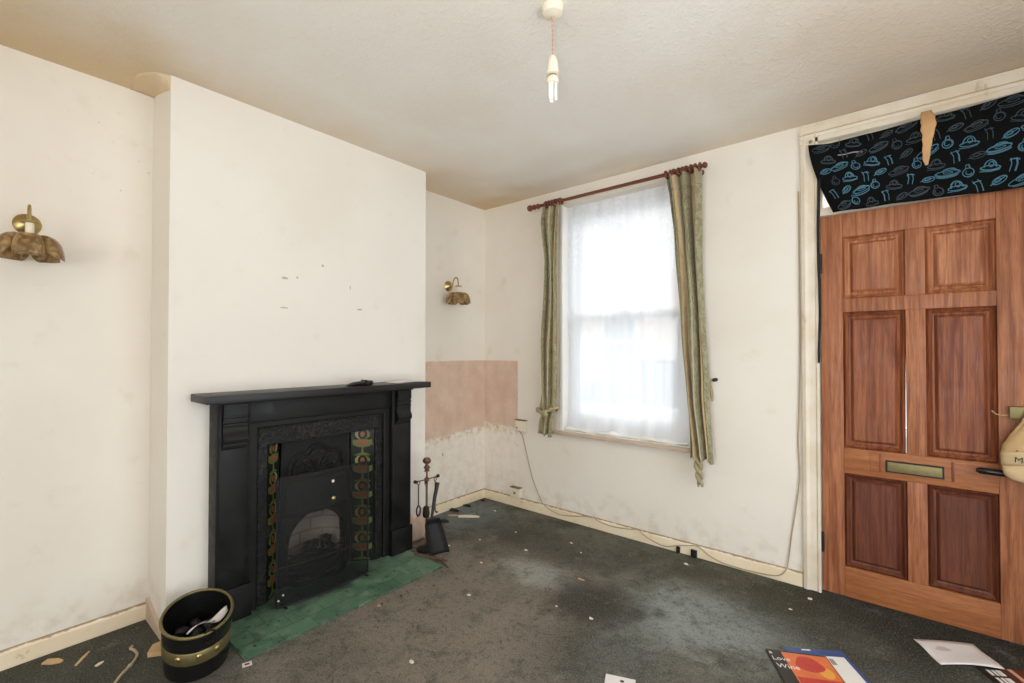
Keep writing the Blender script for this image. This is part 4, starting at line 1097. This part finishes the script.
# ------------------------------------------------------------------ wall lamps
def wall_lamp(y, z, label, s=1.0, ph=0):
    t = thing('wall_lamp', label, 'wall lamp', (0, y, z))
    mb = nb('brass'); mb.lathe([(.040, 0), (.042, .003), (.036, .008), (.022, .016), (.010, .022), (.006, .026)], (0.0003, y, z), (1, 0, 0), 28); mb.build('wall_plate', t)
    mb = nb('brass'); mb.tube(cr([(.020, y, z-.006), (.038, y, z-.012), (.052, y, z+.010), (.064, y, z+.044), (.086, y, z+.060), (.106, y, z+.048), (.114, y, z+.015), (.115, y, z-.012)]), .0048, 10); mb.build('curved_arm', t)
    mb = nb('brass'); mb.lathe([(.006, -.002), (.028, -.008), (.029, -.011), (.010, -.014)], (.115, y, z), (0, 0, 1), 22); mb.build('collar', t)
    mb = nb('plastic'); mb.lathe([(.013, -.014), (.013, -.056), (.018, -.059), (.018, -.068), (.010, -.074)], (.115, y, z), (0, 0, 1), 18); mb.build('lamp_holder', t)['label'] = 'white lamp holder'
    mb = nb('amber')
    NP = 5
    def petal(u, v):
        a = u*2*PI + ph
        c = min(1.0, 1.9*abs(math.cos((a-ph)*NP/2)))**.7     # 1 over the petal, 0 in the notch between petals
        R = .014 + .085*(.66+.34*c)*s*math.sin(v*PI/2)
        zz = z - .070 - .088*s*(1-math.cos(v*PI/2*.96))**1.25*(.62+.38*c) + .016*c*math.sin(v*PI) 
        return (.115 + R*math.cos(a), y + R*math.sin(a), zz)
    mb.grid(petal, 100, 12, False); bmesh.ops.remove_doubles(mb.bm, verts=mb.bm.verts, dist=1e-5)
    mb.build('petal_shade', t, smooth=60, solid=.003)
    return t
wall_lamp(-2.702, 1.756, 'brass wall lamp with amber petal glass shade on the near alcove wall', 1.0, -.1)
wall_lamp(-.418, 1.752, 'small brass wall lamp with amber petal shade in the far alcove', .93, .5)

# ------------------------------------------------------------------ ceiling light
PX_, PY_ = 1.785, -1.556
pl = thing('pendant_light', 'bare energy saving bulb hanging from a yellowed ceiling rose', 'ceiling light', (PX_, PY_, 2.45))
mb = nb('plastic'); mb.lathe([(.002, -.034), (.018, -.033), (.034, -.026), (.038, -.012), (.040, -.0005)], (PX_, PY_, H), (0, 0, 1), 28); mb.build('ceiling_rose', pl)
for s_ in (0, PI):
    mb = nb('cordpink'); mb.tube([(PX_+.0022*math.cos(k*.9+s_), PY_+.0022*math.sin(k*.9+s_), 2.42-k*.0048) for k in range(31)], .0019, 6); mb.build('flex_strand', pl)
mb = nb('plastic'); mb.lathe([(.005, 2.278), (.010, 2.276), (.016, 2.262), (.0165, 2.256), (.0135, 2.2555), (.0140, 2.253), (.0185, 2.252), (.0195, 2.228), (.0215, 2.226), (.0220, 2.212), (.010, 2.210)], (PX_, PY_, 0), (0, 0, 1), 20); mb.build('lampholder', pl)
nb('wiredark').lathe([(.012, 2.212), (.0125, 2.204)], (PX_, PY_, 0), (0, 0, 1), 16).build('bayonet_cap', pl)
mb = nb('plastic'); mb.lathe([(.012, 2.206), (.019, 2.199), (.0215, 2.186), (.021, 2.180), (.004, 2.179)], (PX_, PY_, 0), (0, 0, 1), 20); mb.build('bulb_base', pl)
for k in range(3):
    a = k*2*PI/3 + .5; c, s_ = math.cos(a), math.sin(a); r = .0115
    p = lambda t, z: (PX_+r*math.cos(a+t), PY_+r*math.sin(a+t), z)
    mb = nb('bulbglass'); mb.tube(cr([p(-.42, 2.181), p(-.42, 2.14), p(-.42, 2.130), p(-.2, 2.1235), p(.2, 2.1235), p(.42, 2.130), p(.42, 2.14), p(.42, 2.181)], 4), .0046, 8); mb.build('bulb_tube', pl)

# ------------------------------------------------------------------ papers on the floor
def sheet(corners, z, th, key):
    mb = nb(key); a = [Vector((c[0], c[1], z)) for c in corners]
    mb.rings([a, [p+Vector((0, 0, th)) for p in a]]); return mb
def lerp2(c, u, v): # corners: 0=(0,0) 1=(1,0) 2=(1,1) 3=(0,1)
    a = Vector(c[0]).lerp(Vector(c[1]), u); b = Vector(c[3]).lerp(Vector(c[2]), u); return a.lerp(b, v)
def sub(c, u0, u1, v0, v1): return [lerp2(c, u0, v0), lerp2(c, u1, v0), lerp2(c, u1, v1), lerp2(c, u0, v1)]
# magazine: corner 0 near left, along the left edge towards the camera = v
mc = [(2.272, -.712), (2.470, -.610), (2.605, -.850), (2.412, -.955)]
mg = thing('magazine', 'black magazine with an orange and red cover picture lying over a blue leaflet', 'magazine', (2.44, -.78, 0))
Z = .0065
sheet(mc, .0035, .004, 'magblack').build('cover', mg, smooth=0)
sheet(sub(mc, .24, .985, .03, .70), Z+.0011, .0003, 'orange').build('cover_picture', mg, smooth=0)
q = [lerp2(mc, .60+.22*math.cos(a)*(1+.15*math.sin(3*a)), .25+.17*math.sin(a)) for a in [k*PI/10 for k in range(20)]]
sheet([(p.x, p.y) for p in q], Z+.0014, .0003, 'red').build('red_flower', mg, smooth=0)
sheet([(p.x, p.y) for p in [lerp2(mc, .80+.12*math.cos(a), .40+.12*math.sin(a)) for a in [k*PI/8 for k in range(16)]]], Z+.00141, .0002, 'yellow').build('yellow_bloom', mg, smooth=0)
sheet(sub(mc, .26, .98, .55, .69), Z+.00142, .0002, 'red').build('red_band', mg, smooth=0)
sheet(sub(mc, .02, .20, .80, .98), Z+.00142, .0002, 'paper').build('corner_box', mg, smooth=0)
e = (Vector(mc[1])-Vector(mc[0])).normalized()
def floor_text(txt, size, u, v, key, parent, c=mc, z=Z+.0018):
    p = lerp2(c, u, v); e = (Vector(c[1])-Vector(c[0])).normalized()
    return text_obj('cover_lettering', txt, size, Matrix.Translation((p.x, p.y, z)) @ Matrix.Rotation(math.atan2(e.y, e.x), 4, 'Z'), key, parent, .0002)
floor_text('Love', .034, .02, .235, 'printwhite', mg); floor_text('Wine', .036, .03, .40, 'printwhite', mg); floor_text('a', .03, .02, .10, 'printwhite', mg)
for k in range(3): sheet(sub(mc, .22+.25*k, .40+.25*k, .735, .755), Z+.0015, .0002, 'printwhite').build('caption_line', mg, smooth=0)
lc = [(2.325, -.645), (2.515, -.520), (2.66, -.745), (2.46, -.860)]
lf = thing('leaflet', 'blue leaflet with a white page under the orange magazine', 'leaflet', (2.49, -.69, 0))
sheet(lc, .0006, .0024, 'blue').build('page', lf, smooth=0)
sheet(sub(lc, .60, .94, .16, .98), .0031, .0003, 'printwhite').build('white_block', lf, smooth=0)
sheet(sub(lc, .64, .72, .22, .36), .0035, .0002, 'papergrey').build('grey_emblem', lf, smooth=0)
sheet(sub(lc, .30, .45, .02, .05), .0031, .0002, 'printwhite').build('heading_line', lf, smooth=0)
ec = [(2.747, -.226), (2.941, -.108), (3.016, -.250), (2.826, -.368)]
en = thing('paper_sheet', 'white sheet of paper lying alone on the carpet before the front door', 'paper', (2.88, -.24, 0))
mb = nb('paper')
mb.grid(lambda u, v: (*lerp2(ec, u, v), .004+.006*math.sin(u*PI)*v+.003*math.sin(v*6+u*3)), 10, 8, False); mb.build('sheet', en, smooth=180, solid=.001)
q = [lerp2(ec, .30+.12*math.cos(a)*(1+.3*math.sin(3*a)), .42+.09*math.sin(a)) for a in [k*PI/8 for k in range(16)]]
mb = nb('smudge'); mb.f([mb.v((p.x, p.y, .0125)) for p in q]); mb.build('faint_smudge', en, smooth=0)
bc = [(2.935, -.300), (3.10, -.190), (3.20, -.36), (3.03, -.47)]
bm_ = thing('magazine', 'dark maroon magazine lying in the lower right corner beyond the white sheet', 'magazine', (3.06, -.33, 0))
sheet(bc, .0008, .0030, 'magblack').build('cover', bm_, smooth=0)
sheet(sub(bc, .40, 1, .0, 1), .0040, .0003, 'maroon').build('cover_picture', bm_, smooth=0)
for u0, u1 in ((.10, .16), (.19, .24), (.26, .36)):
    for k in range(4): sheet(sub(bc, u0, u1, .06+.22*k, .22+.22*k), .0041, .0003, 'printwhite').build('title_block', bm_, smooth=0)
sheet(sub(bc, .52, .60, .0, 1), .0044, .0002, 'skin').build('stripe', bm_, smooth=0)
sheet([(p.x, p.y) for p in [lerp2(bc, .82+.10*math.cos(a), .30+.14*math.sin(a)) for a in [k*PI/8 for k in range(16)]]], .0044, .0002, 'skin').build('face_print', bm_, smooth=0)
wc = [(1.829, -1.263), (1.932, -1.222), (1.99, -1.36), (1.885, -1.40)]
wp = thing('flyer', 'white flyer on the carpet cut off by the bottom of the photo', 'flyer', (1.91, -1.3, 0))
sheet(wc, .0008, .001, 'paper').build('page', wp, smooth=0)
sheet(sub(wc, .50, .62, .12, .2), .0019, .0002, 'ink').build('print_mark', wp, smooth=0)
tc = [(.690, -2.140), (.700, -2.108), (.728, -2.116), (.718, -2.148)]
tg = thing('ticket', 'tiny white printed ticket on the carpet at the hearth corner', 'ticket', (.71, -2.13, 0))
sheet(tc, .001, .0012, 'printwhite').build('card', tg, smooth=0); sheet(sub(tc, .25, .75, .3, .7), .0023, .0002, 'tilepink').build('print_mark', tg, smooth=0)

# ------------------------------------------------------------------ scraps and debris
def slat(name, label, cat, a, b, w, h, key, group=None):
    a = Vector(a); b = Vector(b); d = (b-a); n = Vector((-d.y, d.x, 0)).normalized()*w/2
    mb = nb(key); z = Vector((0, 0, h))
    mb.rings([[a-n, a+n*.8, a+n*.8+z, a-n+z], [a.lerp(b, .6)-n*1.1, a.lerp(b, .6)+n, a.lerp(b, .6)+n+z*1.1, a.lerp(b, .6)-n*1.1+z], [b-n*.5, b+n*.3, b+n*.3+z*.8, b-n*.5+z*.8]])
    return tag(mb.build(name, smooth=20), label, cat, group)
slat('wood_splinter', 'pale wood splinter lying against the skirting at the far left', 'splinter', (.075, -2.640, .001), (.125, -2.595, .001), .030, .006, 'splinter')
slat('wood_splinter', 'thin pale wood splinter on the carpet by the near alcove skirting', 'splinter', (.20, -2.565, .001), (.125, -2.515, .001), .010, .005, 'splinter')
slat('wood_offcut', 'wedge of pale wood poking out behind the coal bucket', 'offcut', (.37, -2.352, .001), (.300, -2.300, .001), .06, .02, 'splinter')
slat('paper_scrap', 'small curled white scrap on the carpet in the near alcove', 'scrap', (.265, -2.515, .001), (.250, -2.490, .001), .012, .004, 'crumb')
slat('paper_scrap', 'white scrap beside the loose cable end in the near alcove', 'scrap', (.375, -2.435, .001), (.350, -2.418, .001), .014, .004, 'crumb')
mb = nb('wire'); mb.tube(cr([(.50, -2.515, .006), (.42, -2.470, .006), (.36, -2.420, .006), (.31, -2.395, .008), (.27, -2.400, .012), (.245, -2.405, .008), (.225, -2.395, .006)]), .005, 8)
tag(mb.build('cable_offcut', smooth=60), 'loose end of cream cable curling on the carpet left of the bucket', 'cable')
slat('plaster_stick', 'pale strip of plasterboard on the carpet in the far alcove', 'scrap', (.175, -.47, .001), (.30, -.375, .001), .022, .012, 'crumb')
slat('plaster_stick', 'short pale stick lying beside the plaster strip in the far alcove', 'scrap', (.10, -.50, .001), (.16, -.455, .001), .014, .008, 'crumbtan')
for i, (x, y, s_, lab) in enumerate([(.175, -.60, .045, 'black lint clump nearest the shovel in the far alcove'), (-.0+.06, -.40, .05, 'black lint clump against the far alcove skirting'), (.055, -.26, .04, 'black lint clump along the skirting nearer the corner'), (.07, -.09, .03, 'black lint in the very corner under the pink plaster'), (.06, -.62, .03, 'black lint beside the skirting end near the shovel')]):
    mb = nb('rag'); mb.blob((x, y, .008), s_*.8, i+90, .35, 2, (1, .7, .2))
    for v in mb.bm.verts: v.co.z = max(v.co.z, .001)
    tag(mb.build('lint_clump', smooth=80), lab, 'lint', 'black lint in the far alcove')
from math import floor
pts = [(480, .588, -.668), (0, .50, -.86), (0, .92, -.60), (0, 1.20, -.41), (0, 1.38, -.70), (0, 1.75, -.145), (0, 1.42, -1.0), (0, 1.60, -.98), (0, 2.359, -.13), (0, .69, -.42), (0, 1.08, -.33), (0, 1.02, -1.2), (0, 2.30, -.30), (0, .75, -1.55), (0, 1.2, -1.7), (0, .82, -.9), (0, .30, -.20)]
for i, (_, x, y) in enumerate(pts):
    mb = nb('crumbtan' if i in (4, 13) else 'crumb'); s_ = .006+.004*((i*7) % 3)/2
    if i == 4: mb.blob((x, y, .005), .016, i, .3, 1, (1.6, .6, .3))
    else: mb.blob((x, y, .003), s_, i+20, .3, 1, (1.4, .9, .5))
    lab = 'tan flake on the carpet midway between window and hearth' if i == 4 else ('tiny tan crumb on the carpet in front of the hearth' if i == 13 else 'tiny white plaster crumb on the dark carpet')
    tag(mb.build('plaster_crumb', smooth=0), lab, 'crumb', None if i in (4, 13) else 'plaster crumbs on the carpet')
for i in range(14):
    rnd = random.Random(i+300); x = .72+rnd.uniform(0, .22); y = -1.85+rnd.uniform(0, .75)
    mb = nb('rag'); mb.blob((x, y, .003), .003+.003*rnd.random(), i, .3, 1, (1.4, .9, .5))
    tag(mb.build('soot_crumb', smooth=0), 'tiny black soot crumb on the carpet along the hearth edge', 'crumb', 'soot crumbs by the hearth')

# ------------------------------------------------------------------ outside the window
GZ = -.22
struct(nb('paving').box(-9, 12, .26, 1.9, GZ-.1, GZ), 'ground_pavement', 'pale paving outside the window', 'pavement', smooth=0)
struct(nb('asphalt').box(-9, 12, 1.9, 7.4, GZ-.2, GZ-.08), 'ground_road', 'grey road beyond the net curtain', 'road', smooth=0)
struct(nb('paving').box(-9, 12, 7.4, 8.6, GZ-.1, GZ), 'ground_pavement_far', 'pale paving across the street', 'pavement', smooth=0)
def house(x0, label):
    t = thing('terraced_house', label, 'house', (x0, 8.6, GZ))
    W = 4.0; z0 = GZ
    wins = [(x0+.55, x0+1.65, z0+.9, z0+2.5), (x0+.55, x0+1.65, z0+3.6, z0+5.1), (x0+2.55, x0+3.45, z0+3.6, z0+5.1)]
    dr = (x0+2.55, x0+3.45, z0, z0+2.4)
    mb = nb('housebrick'); panel_with_holes(mb, 'y', [x0, x0+W], [z0, z0+6.0], wins+[dr], 8.6, 8.9); mb.build('wall', t, smooth=0)
    for w in wins:
        mb = nb('white'); panel_with_holes(mb, 'y', [w[0], w[1]], [w[2], w[3]], [(w[0]+.08, w[1]-.08, w[2]+.08, (w[2]+w[3])/2-.03), (w[0]+.08, w[1]-.08, (w[2]+w[3])/2+.03, w[3]-.08)], 8.66, 8.74); f = mb.build('window', t, smooth=0)
        nb('darkpane').box(w[0]+.05, w[1]-.05, 8.75, 8.77, w[2]+.05, w[3]-.05).build('pane', f, smooth=0)
        nb('white').box(w[0]-.1, w[1]+.1, 8.52, 8.68, w[2]-.12, w[2]).build('stone_sill', t, smooth=0)
        nb('white').box(w[0]-.1, w[1]+.1, 8.57, 8.64, w[3], w[3]+.2).build('lintel', t, smooth=0)
    nb('white').box(dr[0], dr[1], 8.68, 8.74, dr[2], dr[3]).build('front_door', t, smooth=0)
    mb = nb('slate'); mb.prism([(8.4, z0+6.0), (11.5, z0+8.0), (11.5, z0+7.9), (8.5, z0+5.9)], 'x', x0, x0+W); mb.build('roof', t, smooth=0)
for i, x0 in enumerate((-8.2, -4.2, -.2)):
    house(x0, ['brick terraced house across the street, leftmost beyond the net', 'brick terraced house across the street, middle one beyond the net', 'brick terraced house across the street, rightmost beyond the net'][i])
def car(x0, y0, key, label):
    t = thing('car', label, 'car', (x0, y0, GZ-.08)); z0 = GZ-.08; L = 4.1; Wd = 1.65
    prof = [(0, .35), (.05, .62), (.35, .78), (1.0, .86), (1.05, .88), (3.9, .92), (4.05, .80), (4.1, .38), (3.9, .25), (.2, .25)]
    mb = nb(key); mb.prism([(x0+a, z0+b) for a, b in prof], 'y', y0, y0+Wd); mb.build('body', t, smooth=30, bevel=.06)
    cab_ = [(1.05, .87), (1.65, 1.33), (2.0, 1.42), (3.1, 1.42), (3.5, 1.32), (3.95, .9)]
    mb = nb('carglass'); mb.prism([(x0+a, z0+b-.01) for a, b in cab_], 'y', y0+.10, y0+Wd-.10); mb.build('windows', t, smooth=20, bevel=.03)
    mb = nb(key); mb.prism([(x0+1.62, z0+1.32), (x0+2.0, z0+1.43), (x0+3.1, z0+1.43), (x0+3.5, z0+1.33), (x0+3.3, z0+1.455), (x0+1.9, z0+1.455)], 'y', y0+.12, y0+Wd-.12); mb.build('roof', t, smooth=30)
    for a in (1.02, 2.35, 3.6): nb(key).tube([(x0+a+ (.06 if a < 2 else 0), y0+.09, z0+.88), (x0+(1.64 if a < 2 else (2.35 if a < 3 else 3.45)), y0+.095, z0+1.40)], .03, 6).build('pillar', t)
    for a in (.75, 3.3):
        for b in (y0-.01, y0+Wd-.17):
            mb = nb('tyre'); mb.lathe([(.05, 0), (.28, 0), (.31, .04), (.31, .14), (.28, .18), (.05, .18)], (x0+a, b, z0+.31), (0, 1, 0), 20); mb.build('wheel', t)
    nb('white').box(x0+.0, x0+.06, y0+.15, y0+.45, z0+.58, z0+.7, .01).build('headlamp', t)
car(-1.75, 2.25, 'cargrey', 'pale grey car parked at the near kerb beyond the net')
car(-6.4, 2.25, 'carblue', 'silver blue car parked behind the grey car beyond the net')
car(-2.9, 5.5, 'carblue', 'silver blue car parked on the far side of the street')

# ------------------------------------------------------------------ light
w = D.worlds.new('overcast sky'); scene.world = w; w.use_nodes = True
nt = w.node_tree; bg = nt.nodes['Background']
tcn = nt.nodes.new('ShaderNodeTexCoord'); nz = nt.nodes.new('ShaderNodeTexNoise'); nz.inputs['Scale'].default_value = 2.0
mx = nt.nodes.new('ShaderNodeMix'); mx.data_type = 'RGBA'
nt.links.new(tcn.outputs['Generated'], nz.inputs['Vector']); nt.links.new(nz.outputs['Fac'], mx.inputs[0])
mx.inputs[6].default_value = (.86, .92, 1.0, 1); mx.inputs[7].default_value = (.96, .98, 1.0, 1)
nt.links.new(mx.outputs[2], bg.inputs[0]); bg.inputs[1].default_value = 3.6

def area(name, loc, rot, sx, sy, power, col):
    l = D.lights.new(name, 'AREA'); l.shape = 'RECTANGLE'; l.size = sx; l.size_y = sy; l.energy = power; l.color = col
    o = D.objects.new(name, l); COL.objects.link(o); o.location = loc; o.rotation_euler = rot; return o
# sky light enters by the front window and two added openings, back and side
# fill lamps outside those unseen openings, tilted up to brighten the ceiling
KB, KS, KF, KW = 46, 2, 48, 3.75
area('back_fill_light', (2.45, YB-.32, 1.25), (PI/2+.30, 0, 0), 1.6, 1.4, KB, (.975, .988, 1))
area('side_fill_light', (XR+.30, -1.3, .95), (PI/2+.22, 0, PI/2), 1.3, 1.6, KS, (.975, .988, 1))
# the photographer's flash bounced off the ceiling from beside the camera
fl_ = D.lights.new('bounce_flash', 'SPOT'); fl_.energy = KF; fl_.spot_size = math.radians(125); fl_.spot_blend = 1; fl_.shadow_soft_size = .12; fl_.color = (.985, .992, 1)
fo = D.objects.new('bounce_flash', fl_); COL.objects.link(fo); fo.location = (2.62, -2.95, 1.30)
fo.rotation_euler = Vector((-.42, .52, 1)).to_track_quat('-Z', 'Y').to_euler()
bg.inputs[1].default_value = KW

# ------------------------------------------------------------------ camera
f, yaw, pitch, roll, cx, cy, cz, sh_ = 459.5182, .6941, .0133, .0006, 2.6945, -2.8708, 1.2485, -2.6867
cam = D.cameras.new('camera'); co = D.objects.new('camera', cam); COL.objects.link(co)
cam.sensor_fit = 'HORIZONTAL'; cam.sensor_width = 36; cam.lens = f/1024*36; cam.clip_start = .02
fw = Vector((-math.sin(yaw)*math.cos(pitch), math.cos(yaw)*math.cos(pitch), math.sin(pitch)))
r = Vector((math.cos(yaw), math.sin(yaw), 0)); u = r.cross(fw)
r2 = r*math.cos(roll)+u*math.sin(roll); u2 = u*math.cos(roll)-r*math.sin(roll)
co.matrix_world = Matrix(((r2.x, u2.x, -fw.x, cx), (r2.y, u2.y, -fw.y, cy), (r2.z, u2.z, -fw.z, cz), (0, 0, 0, 1)))
cam.shift_y = -sh_/1024
scene.camera = co
vs = scene.view_settings; vs.view_transform = 'Standard'; vs.look = 'None'; vs.gamma = 1; vs.use_curve_mapping = False; vs.exposure = -.10
scene.cycles.max_bounces = 10; scene.cycles.diffuse_bounces = 6; scene.cycles.transparent_max_bounces = 16
scene.cycles.sample_clamp_indirect = 6
